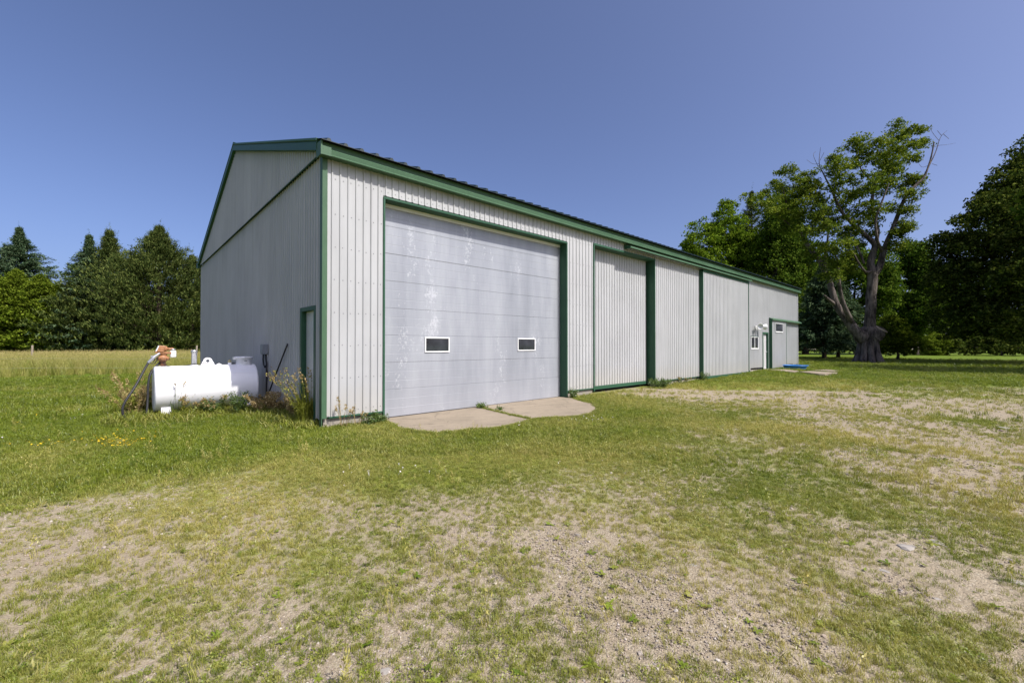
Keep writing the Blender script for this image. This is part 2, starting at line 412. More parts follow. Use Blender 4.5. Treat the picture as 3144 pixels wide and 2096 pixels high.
class MB:
    def __init__(s): s.v = []; s.f = []; s.sm = []
    def add(s, vs, fs, smooth=False):
        b = len(s.v); s.v += [tuple(q) for q in vs]
        for f in fs: s.f.append(tuple(b + i for i in f)); s.sm.append(smooth)
        return s
    def box(s, x0, x1, y0, y1, z0, z1):
        v = [(x, y, z) for x in (x0, x1) for y in (y0, y1) for z in (z0, z1)]
        return s.add(v, [(0, 1, 3, 2), (4, 6, 7, 5), (0, 4, 5, 1), (2, 3, 7, 6), (0, 2, 6, 4), (1, 5, 7, 3)])
    def obox(s, c, ax, ay, az):
        c, ax, ay, az = map(Vector, (c, ax, ay, az))
        v = [c + ax * i + ay * j + az * k for i in (-1, 1) for j in (-1, 1) for k in (-1, 1)]
        return s.add(v, [(0, 1, 3, 2), (4, 6, 7, 5), (0, 4, 5, 1), (2, 3, 7, 6), (0, 2, 6, 4), (1, 5, 7, 3)])
    def tube(s, pts, rad, n=10, cap=True, smooth=True, wob=0):
        pts = [Vector(p) for p in pts]
        if not hasattr(rad, '__len__'): rad = [rad] * len(pts)
        rings = []; ref = None
        for i, p in enumerate(pts):
            d = (pts[min(i + 1, len(pts) - 1)] - pts[max(i - 1, 0)]).normalized()
            if ref is None:
                ref = d.orthogonal().normalized()
            ref = (ref - d * ref.dot(d)).normalized(); b = d.cross(ref)
            ring = []
            for k in range(n):
                a = 2 * math.pi * k / n; r = rad[i] * (1 + (random.uniform(-wob, wob) if wob else 0))
                ring.append(p + (ref * math.cos(a) + b * math.sin(a)) * r)
            rings.append(ring)
        fs = []
        for i in range(len(pts) - 1):
            for k in range(n):
                fs.append((i * n + k, i * n + (k + 1) % n, (i + 1) * n + (k + 1) % n, (i + 1) * n + k))
        s.add([q for r in rings for q in r], fs, smooth)
        if cap:
            m = len(pts) - 1
            s.add(rings[0], [tuple(range(n - 1, -1, -1))]); s.add(rings[m], [tuple(range(n))])
        return s
    def lathe(s, base, axis, prof, n=24, smooth=True):
        base = Vector(base); axis = Vector(axis).normalized(); a1 = axis.orthogonal().normalized(); a2 = axis.cross(a1)
        v = [base + axis * h + (a1 * math.cos(2 * math.pi * k / n) + a2 * math.sin(2 * math.pi * k / n)) * r for h, r in prof for k in range(n)]
        f = [(i * n + k, i * n + (k + 1) % n, (i + 1) * n + (k + 1) % n, (i + 1) * n + k) for i in range(len(prof) - 1) for k in range(n)]
        s.add(v, f, smooth)
        return s
    def prism(s, poly, off):
        off = Vector(off); a = [Vector(p) for p in poly]; b = [p + off for p in a]; n = len(a)
        s.add(a + b, [tuple(range(n - 1, -1, -1)), tuple(range(n, 2 * n))] + [(i, (i + 1) % n, n + (i + 1) % n, n + i) for i in range(n)])
        return s
    def mesh(s, name):
        me = bpy.data.meshes.new(name); me.from_pydata(s.v, [], s.f)
        me.polygons.foreach_set('use_smooth', s.sm); me.update(); return me
    def build(s, name, mat, parent=None, bevel=0, **kw):
        me = s.mesh(name)
        if bevel:
            bm = bmesh.new(); bm.from_mesh(me); bmesh.ops.remove_doubles(bm, verts=bm.verts, dist=1e-5)
            ed = [e for e in bm.edges if len(e.link_faces) == 2 and e.calc_face_angle(0) > .6]
            bmesh.ops.bevel(bm, geom=ed, offset=bevel, segments=2, profile=.5, affect='EDGES'); bm.to_mesh(me); bm.free()
        return link_mesh(name, me, mat, parent, **kw)
def quads_mesh(name, V, k=4, smooth=False):
    """V: (n, k, 3) array of polygons"""
    n = len(V); me = bpy.data.meshes.new(name)
    me.vertices.add(n * k); me.vertices.foreach_set('co', np.ascontiguousarray(V, np.float32).ravel())
    me.loops.add(n * k); me.loops.foreach_set('vertex_index', np.arange(n * k, dtype=np.int32))
    me.polygons.add(n); me.polygons.foreach_set('loop_start', np.arange(0, n * k, k, dtype=np.int32))
    me.polygons.foreach_set('loop_total', np.full(n, k, np.int32))
    me.update(calc_edges=True); return me

# ================================================================== GROUND
def build_ground():
    na, nr = 420, 300
    radii = np.concatenate([[0], np.geomspace(.6, 900, nr)])
    ang = np.arange(na) / na * 2 * math.pi
    X = -2.8 + radii[1:, None] * np.cos(ang)[None]; Y = -8.2 + radii[1:, None] * np.sin(ang)[None]
    X = np.concatenate([[-2.8], X.ravel()]); Y = np.concatenate([[-8.2], Y.ravel()])
    Z = gz(X, Y); g = grassiness(X, Y)
    Z += np.where(np.hypot(X + 2.8, Y + 8.2) < 14, .010 * (fbm(X, Y, 9, 3) - .5) + .02 * g, .02 * g)
    fs = [(0, 1 + (k + 1) % na, 1 + k)[::-1] for k in range(na)]
    i = np.arange(nr - 1)[:, None]; k = np.arange(na)[None]
    q = np.stack([1 + i * na + k, 1 + (i + 1) * na + k, 1 + (i + 1) * na + (k + 1) % na, 1 + i * na + (k + 1) % na], -1).reshape(-1, 4)
    fs += [tuple(r) for r in q.tolist()]
    me = bpy.data.meshes.new('ground'); me.from_pydata(np.stack([X, Y, Z], 1).tolist(), [], fs)
    me.polygons.foreach_set('use_smooth', [True] * len(me.polygons))
    at_ = me.attributes.new('turf', 'FLOAT', 'POINT'); at_.data.foreach_set('value', g.astype(np.float32))
    at_ = me.attributes.new('fresh', 'FLOAT', 'POINT'); at_.data.foreach_set('value', fresh(X, Y).astype(np.float32))
    me.update(); link_mesh('ground', me, M['ground'], kind='structure')
build_ground()

# distant gravel road behind the lawn
mb = MB()
A = at(2060, 1071, 150); B = at(3400, 1071, 150); A.z = B.z = -.1
dv = (B - A).normalized(); nv = Vector((-dv.y, dv.x, 0))
a0, b0 = A - dv * 120, B + dv * 120
mb.add([a0 - nv * 4, b0 - nv * 4, b0 + nv * 4, a0 + nv * 4, a0 - nv * 4 + Vector((0, 0, .35)), b0 - nv * 4 + Vector((0, 0, .35)), b0 + nv * 4 + Vector((0, 0, .35)), a0 + nv * 4 + Vector((0, 0, .35))],
       [(4, 5, 6, 7), (0, 1, 5, 4), (1, 2, 6, 5), (2, 3, 7, 6), (3, 0, 4, 7)])
mb.build('road', M['asphalt'], kind='structure')

# ================================================================== SHED
PITCHR = 1 / 3.0
LEN, DEP, EAVE = 30.3, 15.24, 4.86
shed = empty('machine_shed', (0, 0, 0), label='long white ribbed steel machine shed with green trim and low gable roof', cat='shed')

RIB = .1524
def rib_profile(u0, u1):
    """(u, out) polyline of ribbed sheet from u0 to u1"""
    pts = [(u0, None)]
    k = math.floor(u0 / RIB) - 1
    prof = []
    while k * RIB < u1 + RIB:
        c = k * RIB
        prof += [(c - .022, .0), (c - .010, .023), (c + .010, .023), (c + .022, .0)]
        k += 1
    def out(u):
        for (a, oa), (b, ob) in zip(prof, prof[1:]):
            if a <= u <= b: return oa + (ob - oa) * (u - a) / max(b - a, 1e-9)
        return 0.0
    us = sorted({u0, u1} | {u for u, _ in prof if u0 < u < u1})
    return [(u, out(u)) for u in us]
def sheet(u0, u1, z0, z1, fmap):
    """one ribbed sheet; z0, z1 numbers or functions of u"""
    f0 = z0 if callable(z0) else (lambda u: z0); f1 = z1 if callable(z1) else (lambda u: z1)
    pr = rib_profile(u0, u1); mb = MB(); n = len(pr)
    v = [fmap(u, o, f0(u)) for u, o in pr] + [fmap(u, o, f1(u)) for u, o in pr]
    # returned edges so that the sheet has thickness at top and bottom
    v += [fmap(u, o - .012, f0(u)) for u, o in pr] + [fmap(u, o - .012, f1(u)) for u, o in pr]
    fs = [(i, i + 1, n + i + 1, n + i) for i in range(n - 1)]
    fs += [(i, i + 1, 2 * n + i + 1, 2 * n + i) for i in range(n - 1)] + [(n + i, n + i + 1, 3 * n + i + 1, 3 * n + i) for i in range(n - 1)]
    return mb.add(v, fs)
def sheets(u0, u1, z0, z1, fmap, parent, mat='white', name='siding_panel', start=None):
    w = RIB * 6; k = math.floor(u0 / w)
    a = u0
    while a < u1 - 1e-6:
        b = min(u1, (k + 1) * w)
        if b - a > .01:
            j = random.uniform(0, .0022)
            fm = (lambda jj: (lambda u, o, z: fmap(u, o + jj, z)))(j)
            sheet(a + .0015, b - .0015, z0, z1, fm).build(name, M[mat], parent)
        a = b; k += 1
front = lambda Y: (lambda u, o, z: (u, Y - o, z))
side = lambda X: (lambda u, o, z: (X - o, u, z))

# --- structural core that keeps the inside dark (slab, back and far walls)
core = MB()
core.box(.05, LEN - .05, DEP - .08, DEP, -.3, EAVE)          # back wall
core.build('back_wall', M['white'], shed)
MB().box(LEN - .06, LEN, .05, DEP - .1, -.1, EAVE).build('end_wall', M['white'], shed)
MB().add([(LEN - .03, 0, EAVE), (LEN - .03, DEP, EAVE), (LEN - .03, DEP / 2, EAVE + DEP / 2 * PITCHR)], [(0, 1, 2)]).build('end_gable', M['white'], shed)
MB().box(.1, LEN - .1, .1, DEP - .1, -.36, -.21).build('floor_slab', M['block'], shed)
for a, b in ((0.02, 1.16), (6.88, 8.15), (11.9, 15.7), (15.7, 21.4), (21.4, 23.5), (24.5, LEN)):
    MB().box(a, b - .003, .03, .2, -.42, .02).build('foundation', M['block'], shed)
MB().box(.03, .18, 1.3, DEP, -.42, .02).build('foundation', M['block'], shed)

# --- front wall
OD0, OD1, ODT = 1.20, 6.86, 4.28      # overhead door opening
SD0, SD1, SDT = 8.19, 11.87, 4.45     # recessed sliding door opening
fw = sub_empty('front_wall', shed)
sheets(.06, OD0 - .03, 0, EAVE, front(0), fw)
sheets(OD0 - .03, OD1 + .03, ODT + .07, EAVE, front(0), fw)
sheets(OD1 + .03, SD0 - .03, 0, EAVE, front(0), fw)
sheets(SD0 - .03, SD1, SDT + .07, EAVE, front(0), fw)
sheets(SD1, 15.6, .0, EAVE, front(0), fw)
sheets(15.6, 21.0, -.02, EAVE, front(0), fw)
WX0, WX1, WZ0, WZ1 = 21.72, 22.83, 1.12, 1.78
DX0, DX1, DZ1 = 23.56, 24.46, 2.02
sheets(21.0, WX0, 0, EAVE, front(0), fw)
sheets(WX0, WX1, .12, WZ0, front(0), fw)
sheets(WX0, WX1, WZ1, EAVE, front(0), fw)
sheets(WX1, DX0, .12, EAVE, front(0), fw)
sheets(DX0, DX1, DZ1, EAVE, front(0), fw)
sheets(DX1, 27.8, 0, EAVE, front(0), fw)
sheets(27.8, 29.2, .14, EAVE, front(0), fw)
sheets(29.2, LEN, .09, EAVE, front(0), fw)
MB().box(.05, OD0 - .05, .015, .05, 0, EAVE).box(OD0 - .05, OD1 + .05, .015, .05, ODT + .08, EAVE).box(OD1 + .05, SD0 - .05, .015, .05, 0, EAVE)\
    .box(SD0 - .05, SD1 + .05, .015, .05, SDT + .08, EAVE).box(SD1 + .05, WX0, .015, .05, -.05, EAVE).box(WX0, WX1, .015, .05, .1, WZ0).box(WX0, WX1, .015, .05, WZ1, EAVE)\
    .box(WX1, DX0, .015, .05, .0, EAVE).box(DX0, DX1, .015, .05, DZ1, EAVE).box(DX1, LEN - .07, .015, .05, .0, EAVE).build('girt_framing', M['dark'], fw)
# screw heads: rows every 0.61 m, beside the ribs
sc = MB()
def screw(c, ax1, ax2, nrm, r=.011):
    vs = [c + (ax1 * math.cos(a) + ax2 * math.sin(a)) * r + nrm * .002 for a in [i * math.pi / 3 for i in range(6)]]
    sc.add(vs + [c + nrm * .007], [(i, (i + 1) % 6, 6) for i in range(6)])
for row in range(8):
    z = .10 + row * .61
    if row == 7: z = 4.42
    k = 0; x = .0
    while x < LEN - .1:
        x = k * RIB + .055 + random.uniform(-.01, .01); k += 1
        if x < .12 or x > LEN - .05: continue
        if OD0 - .04 < x < OD1 + .05 and z < ODT + .08: continue
        if SD0 - .05 < x < SD1 + .02 and z < SDT + .08: continue
        if WX0 - .1 < x < DX1 + .1 and z < 2.1: continue
        if x > 9 and z > 4.3: continue
        if x > 12: 
            continue
        screw(Vector((x, -.001, z + random.uniform(-.012, .012))), Vector((1, 0, 0)), Vector((0, 0, 1)), Vector((0, -1, 0)))
front_screws, sc = sc, MB()
for row in range(8):
    z = .2 + row * .61
    k = 0
    for k in range(0, 56):
        y = k * RIB + .055
        if y < .1 or (.25 < y < 1.35 and z < 2.2): continue
        if k % 2 and y > 3: continue
        screw(Vector((-.001, y, z + random.uniform(-.012, .012))), Vector((0, 1, 0)), Vector((0, 0, 1)), Vector((-1, 0, 0)))
front_screws.build('screw_heads', M['screw'], fw, kind='stuff')

# --- gable wall: lower sheets to the flashing, upper sheets standing a little proud
gw = sub_empty('gable_wall', shed)
GD0, GD1, GDT = .36, 1.24, 2.05
ROOFZ = lambda y: EAVE + .17 + PITCHR * min(y, DEP - y)
sheets(.05, GD0, -.05, EAVE - .03, side(0), gw)
sheets(GD0, GD1, GDT, EAVE - .03, side(0), gw)
sheets(GD1, DEP, 0, EAVE - .03, side(0), gw)
sheets(.02, DEP / 2, EAVE, lambda u: ROOFZ(u), side(-.0 + -.035 + .0), gw)
sheets(DEP / 2, DEP, EAVE, lambda u: ROOFZ(u), side(-.035), gw)
MB().box(.015, .05, GD1, DEP, -.05, EAVE).box(.015, .05, .05, GD1, GDT, EAVE).build('gable_framing', M['dark'], gw)
sc.build('screw_heads', M['screw'], gw, kind='stuff')
# flashing between the two courses
MB().prism([(0.0, 0, EAVE + .03), (-.035, 0, EAVE + .02), (-.075, 0, EAVE - .045), (-.06, 0, EAVE - .045), (.0, 0, EAVE - .0)], (0, DEP, 0)).build('gable_flashing', M['green'], gw)

# --- roof
rf = sub_empty('roof', shed)
OV, RO = .27, .13
RT_ = lambda y: EAVE + .225 + PITCHR * y
def roof_sheet(x0, x1, sgn):
    mb = MB(); pr = []
    k0 = math.ceil(x0 / .3048)
    us = [(x0, 0)]
    k = k0
    while k * .3048 < x1:
        c = k * .3048
        for du, o in ((-.045, 0), (-.02, .042), (.02, .042), (.045, 0)):
            if x0 < c + du < x1: us.append((c + du, o))
        k += 1
    us.append((x1, 0)); n = len(us)
    ya, yb = (-OV, DEP / 2) if sgn > 0 else (DEP + OV, DEP / 2)
    za = RT_(-OV); zb = RT_(DEP / 2)
    v = [(u, ya, za + o) for u, o in us] + [(u, yb, zb + o) for u, o in us] + [(u, ya, za - .012) for u, o in us]
    return mb.add(v, [(i, i + 1, n + i + 1, n + i) for i in range(n - 1)] + [(i, i + 1, 2 * n + i + 1, 2 * n + i) for i in range(n - 1)])
x = -RO
while x < LEN + .1:
    x1 = min(x + .914, LEN + .12)
    roof_sheet(x, x1, 1).build('roofing_panel', M['roof'], rf); x = x1
roof_sheet(-RO, LEN + .12, -1).build('rear_roofing', M['roof'], rf)
MB().prism([(-RO, DEP / 2 - .18, RT_(DEP / 2 - .18) + .034), (-RO, DEP / 2, RT_(DEP / 2) + .05), (-RO, DEP / 2 + .18, RT_(DEP / 2 - .18) + .034), (-RO, DEP / 2, RT_(DEP / 2) + .02)], (LEN + .25, 0, 0)).build('ridge_cap', M['green'], rf)
# underside deck so that no light leaks through the ribs
dk = MB()
for s in (1, -1):
    y0 = -OV + .05 if s > 0 else DEP + OV - .05
    dk.add([(-RO + .03, y0, RT_(-OV + .05) - .03), (LEN + .1, y0, RT_(-OV + .05) - .03), (LEN + .1, DEP / 2, RT_(DEP / 2) - .03), (-RO + .03, DEP / 2, RT_(DEP / 2) - .03)], [(0, 1, 2, 3)])
dk.build('roof_deck', M['dark'], rf)
# eave fascia: sloped face with a drip lip, in lengths with visible laps
FZ0, FZ1 = 4.75, 4.872
def fascia(x0, x1, lap):
    o = .0025 * lap
    sec = [(-.008, FZ0 + .012), (-.20 - o, FZ0 - o), (-.205 - o, FZ0 + .014), (-.192 - o, FZ0 + .03), (-.205 - o, FZ1 - .015), (-.192 - o, FZ1), (-.15 - o, FZ1 + .008), (-.155 - o, FZ1 + .12), (-.008, FZ1 + .12)]
    return MB().prism([(x0, y, z) for y, z in sec], (x1 - x0, 0, 0))
xs = [-.095, 3.2, 6.3, 9.4, 12.5, 15.6, 18.7, 21.8, 24.9, 28.0, LEN + .1]
for i in range(len(xs) - 1):
    fascia(xs[i] - (.03 if i else 0), xs[i + 1], i % 2).build('eave_fascia', M['green_faded_lit'], rf)
MB().prism([(-.102, -.212, FZ0 - .006), (.062, -.212, FZ0 - .006), (.062, -.212, FZ1 + .03), (-.102, -.212, FZ1 + .03)], (0, .004, 0))\
    .box(-.125, -.098, -.215, .03, FZ0 - .012, FZ1 + .115).build('fascia_end_box', M['green_faded_lit'], rf)
# rake trim along the gable
def rake(y0, y1, up, name='rake_trim'):
    zf = lambda y: RT_(min(y, DEP - y))
    sec = [(-RO - .004, .012), (-RO - .012, -.03), (-RO + .012, -.05), (-RO - .004, -.07), (-RO - .004, -.215), (-.03, -.225), (-.03, -.02), (-RO + .03, .014)]
    a = [(x, y0, zf(y0) + z) for x, z in sec]; b = [(x, y1, zf(y1) + z) for x, z in sec]; n = len(sec)
    mb = MB().add(a + b, [tuple(range(n)), tuple(range(2 * n - 1, n - 1, -1))] + [(i, (i + 1) % n, n + (i + 1) % n, n + i) for i in range(n)])
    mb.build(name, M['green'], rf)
for y0, y1 in ((-.0, 2.6), (2.6, 5.2), (5.2, DEP / 2), (DEP / 2, 10.2), (10.2, 12.8), (12.8, DEP + .2)):
    rake(y0, y1 - .004, 1)
MB().box(-RO - .02, .02, DEP + .02, DEP + .25, FZ0 - .02, FZ1 + .11).build('rear_fascia_end', M['green'], rf)

# --- corner and base trims
tr = MB().box(-.032, .058, -.034, -.0215, -.02, FZ0).box(-.034, -.0215, -.03, .085, -.18, EAVE - .05)
tr.build('corner_trim', M['green_faded_lit'], shed)
MB().box(LEN - .08, LEN + .03, -.036, -.022, .05, FZ0).box(LEN + .012, LEN + .03, -.02, .1, .05, FZ0).build('corner_trim', M['white'], shed)
for a, b, z in ((.09, OD0 - .05, -.028), (OD1 + .05, SD0 - .04, -.028), (SD1 + .02, 15.55, -.03)):
    MB().box(a, b, -.026, -.001, z, z + .03).build('base_trim', M['green'], shed)

# --- overhead door
od = sub_empty('overhead_door', shed)
ODY, ODB = .26, -.185
nsec = 8; sh = (ODT + .12 - ODB) / nsec
for i in range(nsec):
    z0 = ODB + i * sh; z1 = z0 + sh
    # flush section with two shallow pressed grooves and tongue edges
    zs = [(z0 + .0015, .0035), (z0 + .006, 0)]
    for g in (1 / 3, 2 / 3):
        zc = z0 + sh * g
        zs += [(zc - .006, 0), (zc - .002, .002), (zc + .002, .002), (zc + .006, 0)]
    zs += [(z1 - .006, 0), (z1 - .0015, .0035)]
    j = random.uniform(-.003, .003)
    poly = [(OD0 + .03, ODY + d + j, z) for z, d in zs] + [(OD0 + .03, ODY + .05, z1 - .003), (OD0 + .03, ODY + .05, z0 + .004)]
    MB().prism(poly, (OD1 - OD0 - .05, 0, 0)).build('door_section', M['door'], od)
MB().box(OD0 + .03, OD1 - .02, ODY - .012, ODY + .03, ODB - .03, ODB - .002).build('bottom_seal', M['rubber'], od)
for (x0, x1, z0, z1) in ((2.29, 2.95, 1.165, 1.505), (5.14, 5.82, 1.175, 1.515)):
    fr = MB(); y0, y1 = ODY - .022, ODY + .02; b = .026
    fr.box(x0, x1, y0, y1, z0, z0 + b).box(x0, x1, y0, y1, z1 - b, z1).box(x0, x0 + b, y0 + .0015, y1, z0 + b, z1 - b).box(x1 - b, x1, y0 + .0015, y1, z0 + b, z1 - b)
    fr.build('window_frame', M['vinyl'], od)
    MB().box(x0 + b - .005, x1 - b + .005, ODY - .009, ODY + .004, z0 + b - .005, z1 - b + .005).build('window_pane', M['glass'], od)
# opening trims: reveal faces plus narrow face flange
def opening(x0, x1, zb, zt, depth, flange=.05, zl=None, names='door_trim', headmat='green'):
    zl = zb if zl is None else zl
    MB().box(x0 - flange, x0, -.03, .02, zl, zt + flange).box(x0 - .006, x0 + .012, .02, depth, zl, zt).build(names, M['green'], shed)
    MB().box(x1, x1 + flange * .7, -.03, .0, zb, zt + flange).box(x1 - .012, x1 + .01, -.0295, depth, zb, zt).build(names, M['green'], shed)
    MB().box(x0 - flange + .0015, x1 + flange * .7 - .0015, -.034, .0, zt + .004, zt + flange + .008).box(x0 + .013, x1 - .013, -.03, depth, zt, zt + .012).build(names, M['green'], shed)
opening(OD0, OD1, -.19, ODT, ODY - .005, .036, zl=-.19)
MB().box(OD0 + .015, OD1 - .015, ODY - .035, ODY - .006, ODT - .075, ODT - .002).build('head_stop', M['vinyl'], shed)
MB().box(OD1 - .075, OD1 - .014, ODY - .03, ODY - .006, -.18, ODT - .08).build('jamb_stop', M['galv'], shed)
MB().box(OD0 - .2, OD1 + .2, ODY + .06, ODY + .12, -.2, ODT + .3).build('door_backing', M['dark'], shed)

# --- recessed sliding door
def sliding(name, x0, x1, z0, z1, Y, base_h=.11, left=True, right=True, thick=.08, top=False, label=None):
    d = sub_empty(name, shed)
    if label: d['label'] = label
    sheets(x0 + (.03 if left else 0), x1 - (.03 if right else 0), z0 + base_h, z1, front(Y), d)
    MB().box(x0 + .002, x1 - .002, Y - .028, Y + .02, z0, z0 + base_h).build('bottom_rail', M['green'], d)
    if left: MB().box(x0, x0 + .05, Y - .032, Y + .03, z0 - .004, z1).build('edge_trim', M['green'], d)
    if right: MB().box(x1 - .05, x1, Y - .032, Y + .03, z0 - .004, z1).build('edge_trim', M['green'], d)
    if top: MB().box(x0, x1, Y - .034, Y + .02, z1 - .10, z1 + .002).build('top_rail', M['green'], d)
    MB().box(x0 + .03, x1 - .03, Y + .012, Y + thick, z0 + .02, z1 - .02).build('door_frame', M['dark'], d)
    return d
opening(SD0, SD1, -.1, SDT, .33)
sliding('sliding_door', SD0 + .02, SD1 - .13, -.105, SDT + .1, .30, left=False, right=False)
MB().box(SD0 - .3, SD1 + .4, .42, .48, -.2, SDT + .3).build('door_backing', M['dark'], shed)
MB().box(SD1 - .135, SD1 - .1, .30, .40, -.1, SDT).build('door_edge', M['dark'], shed)

# --- track hood, and the sliding door that hangs from it in front of the wall
def hood(x0, x1, z, out=.27, drop=.15):
    sec = [(-.02, z), (-.04, z + .002), (-out, z - drop * .62), (-out - .006, z - drop), (-out + .012, z - drop), (-out + .012, z - drop * .72), (-.02, z - .03)]
    MB().prism([(x0, y, zz) for y, zz in sec], (x1 - x0, 0, 0)).build('track_hood', M['green_faded_lit'], shed)
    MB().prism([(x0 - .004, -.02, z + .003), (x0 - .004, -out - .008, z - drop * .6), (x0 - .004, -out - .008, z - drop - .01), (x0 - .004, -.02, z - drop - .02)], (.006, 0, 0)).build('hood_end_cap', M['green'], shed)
    MB().box(x0 + .05, x1 - .05, -.16, -.10, z - drop - .01, z - drop + .05).build('door_track', M['galv'], shed)
hood(9.85, 21.2, 4.735)
sliding('sliding_door', 15.62, 21.05, -.115, 4.57, -.14, base_h=.10, top=True, thick=.10)
MB().box(15.622, 15.64, -.135, .0, -.11, 4.55).build('door_side_return', M['green'], shed)
MB().box(15.4, 21.3, .02, .06, -.1, 4.6).build('door_backing', M['dark'], shed)

# --- small window, man door, lamp at the far end
wn = sub_empty('window', shed)
y0, y1, b = -.035, .04, .04
MB().box(WX0, WX1, y0, y1, WZ0, WZ0 + b + .02).box(WX0, WX1, y0, y1, WZ1 - b, WZ1).box(WX0, WX0 + b, y0 + .002, y1, WZ0 + b, WZ1 - b).box(WX1 - b, WX1, y0 + .002, y1, WZ0 + b, WZ1 - b)\
    .box((WX0 + WX1) / 2 - .025, (WX0 + WX1) / 2 + .025, y0 + .004, y1, WZ0 + b, WZ1 - b).build('frame', M['vinyl'], wn)
for a, b2 in ((WX0 + b, (WX0 + WX1) / 2 - .025), ((WX0 + WX1) / 2 + .025, WX1 - b)):
    MB().box(a, b2, -.005, .01, WZ0 + b, WZ1 - b).build('pane', M['glass'], wn)
MB().box(WX0 - .02, WX1 + .02, -.045, -.005, WZ1 + .002, WZ1 + .03).build('head_trim', M['green'], wn)
def man_door(fm, u0, u1, zb, zt, rec, knob_at):
    d = sub_empty('man_door', shed)
    def bx(a, b, o0, o1, z0, z1):
        p, q = fm(a, o0, z0), fm(b, o1, z1)
        return [min(p[0], q[0]), max(p[0], q[0]), min(p[1], q[1]), max(p[1], q[1]), z0, z1]
    f = .075
    MB().box(*bx(u0 - .02, u0 + f, .028, -rec, zb, zt + .03)).box(*bx(u1 - f, u1 + .02, .028, -rec, zb, zt + .03)).box(*bx(u0 + f + .001, u1 - f - .001, .026, -rec, zt - .05, zt + .03)).build('frame', M['green'], d)
    MB().box(*bx(u0 + f + .002, u1 - f - .002, -rec + .05, -rec, zb + .03, zt - .052)).build('leaf', M['leafdoor'], d)
    pw = (u1 - u0 - 2 * f) / 2
    for i in range(2):
        for z0, z1 in ((zb + .2, zb + .85), (zb + .98, zb + 1.62), (zb + 1.7, zt - .15)):
            a = u0 + f + pw * i
            MB().box(*bx(a + .07, a + pw - .05, -rec + .056, -rec + .04, z0, z1)).build('raised_panel', M['leafdoor'], d)
    c = Vector(fm(knob_at, -rec + .05, zb + .98)); nrm = Vector(fm(0, 1, 0)) - Vector(fm(0, 0, 0))
    MB().lathe(c, nrm, [(0, .03), (.008, .03), (.012, .012), (.04, .012), (.045, .026), (.065, .03), (.078, .018), (.08, .001)], 14).build('knob', M['galv'], d)
    MB().box(*bx(u0 - .02, u1 + .02, .03, -rec, zb - .06, zb + .028)).build('sill', M['block'], d)
    return d
man_door(front(0), DX0, DX1, -.02, DZ1, .12, DX1 - .17)
man_door(side(0), GD0, GD1, -.12, GDT, .12, GD0 + .17)

hood(24.6, LEN + .1, 2.90, .22, .15)
SWX0, SWX1, SWZ0, SWZ1 = 25.25, 26.6, 2.11, 2.60
d4 = sliding('sliding_door', 24.63, 27.35, -.06, 2.76, -.13, base_h=.09)
MB().box(24.632, 24.65, -.125, .0, -.055, 2.74).build('door_side_return', M['green'], shed)
y0, y1, b = -.175, -.14, .032
MB().box(SWX0, SWX1, y0, y1, SWZ0 - .03, SWZ0 + b).box(SWX0, SWX1, y0, y1, SWZ1 - b * .6, SWZ1).box(SWX0, SWX0 + b * .7, y0 + .002, y1, SWZ0 + b, SWZ1 - b * .6).box(SWX1 - b * .7, SWX1, y0 + .002, y1, SWZ0 + b, SWZ1 - b * .6).build('window_frame', M['vinyl'], d4)
MB().box(SWX0 + b * .7, SWX1 - b * .7, -.168, -.15, SWZ0 + b, SWZ1 - b * .6).build('window_pane', M['glass'], d4)

# ------------------------------------------------------------------ things fixed to the shed
fl = empty('floodlight', (22.35, -.03, 2.3), label='white twin-head floodlight with conduit above the small window', cat='light')
MB().box(22.27, 22.43, -.075, -.022, 2.2, 2.36).build('junction_box', M['lamp'], fl)
MB().tube([(22.35, -.05, 2.22), (22.35, -.04, 1.8)], .022, 8).build('conduit', M['galv'], fl)
MB().tube([(22.35, -.07, 2.29), (22.35, -.24, 2.33)], .02, 8).tube([(22.05, -.24, 2.33), (22.95, -.24, 2.33)], .02, 8).build('arm', M['lamp'], fl)
for cx_, sg in ((22.22, -1), (22.72, 1)):
    MB().lathe((cx_, -.24, 2.33), (sg * .75, -.6, -.1), [(-.06, .02), (-.05, .07), (0, .085), (.08, .10), (.16, .15), (.2, .16), (.2, .145), (.13, .09), (.12, .0)], 18).build('lamp_head', M['lamp'], fl)

eb = empty('electrical_box', (-.02, 3.9, 1.15), label='grey electrical box with looping cable on the shaded gable wall', cat='electrical box')
MB().box(-.13, -.02, 3.76, 4.02, 1.10, 1.35).build('enclosure', M['grey'], eb, bevel=.008)
MB().box(-.142, -.131, 3.78, 4.0, 1.115, 1.335).build('cover', M['grey'], eb)
MB().tube([(-.08, 3.95, 1.1), (-.09, 3.94, .98), (-.09, 3.88, .84), (-.08, 3.8, .78), (-.05, 3.77, .85)], .018, 8).build('cable_loop', M['rubber'], eb)
MB().tube([(-.06, 3.84, 1.1), (-.06, 3.82, 1.0), (-.05, 3.78, .9), (-.045, 3.77, .6), (-.045, 3.78, .3), (-.045, 3.77, -.15)], .02, 8).build('conduit', M['rubber'], eb)
tp = on_x(882.7, 1056, -.05); bt = on_x(826, 1204, -.12)
bt2 = bt + (bt - tp) * .28
MB().tube([tp, (tp + bt2) / 2 + Vector((-.004, 0, 0)), bt2], .017, 8).build('iron_rod', M['iron'], None, label='thin black iron rod leaning against the shaded gable wall', cat='rod')

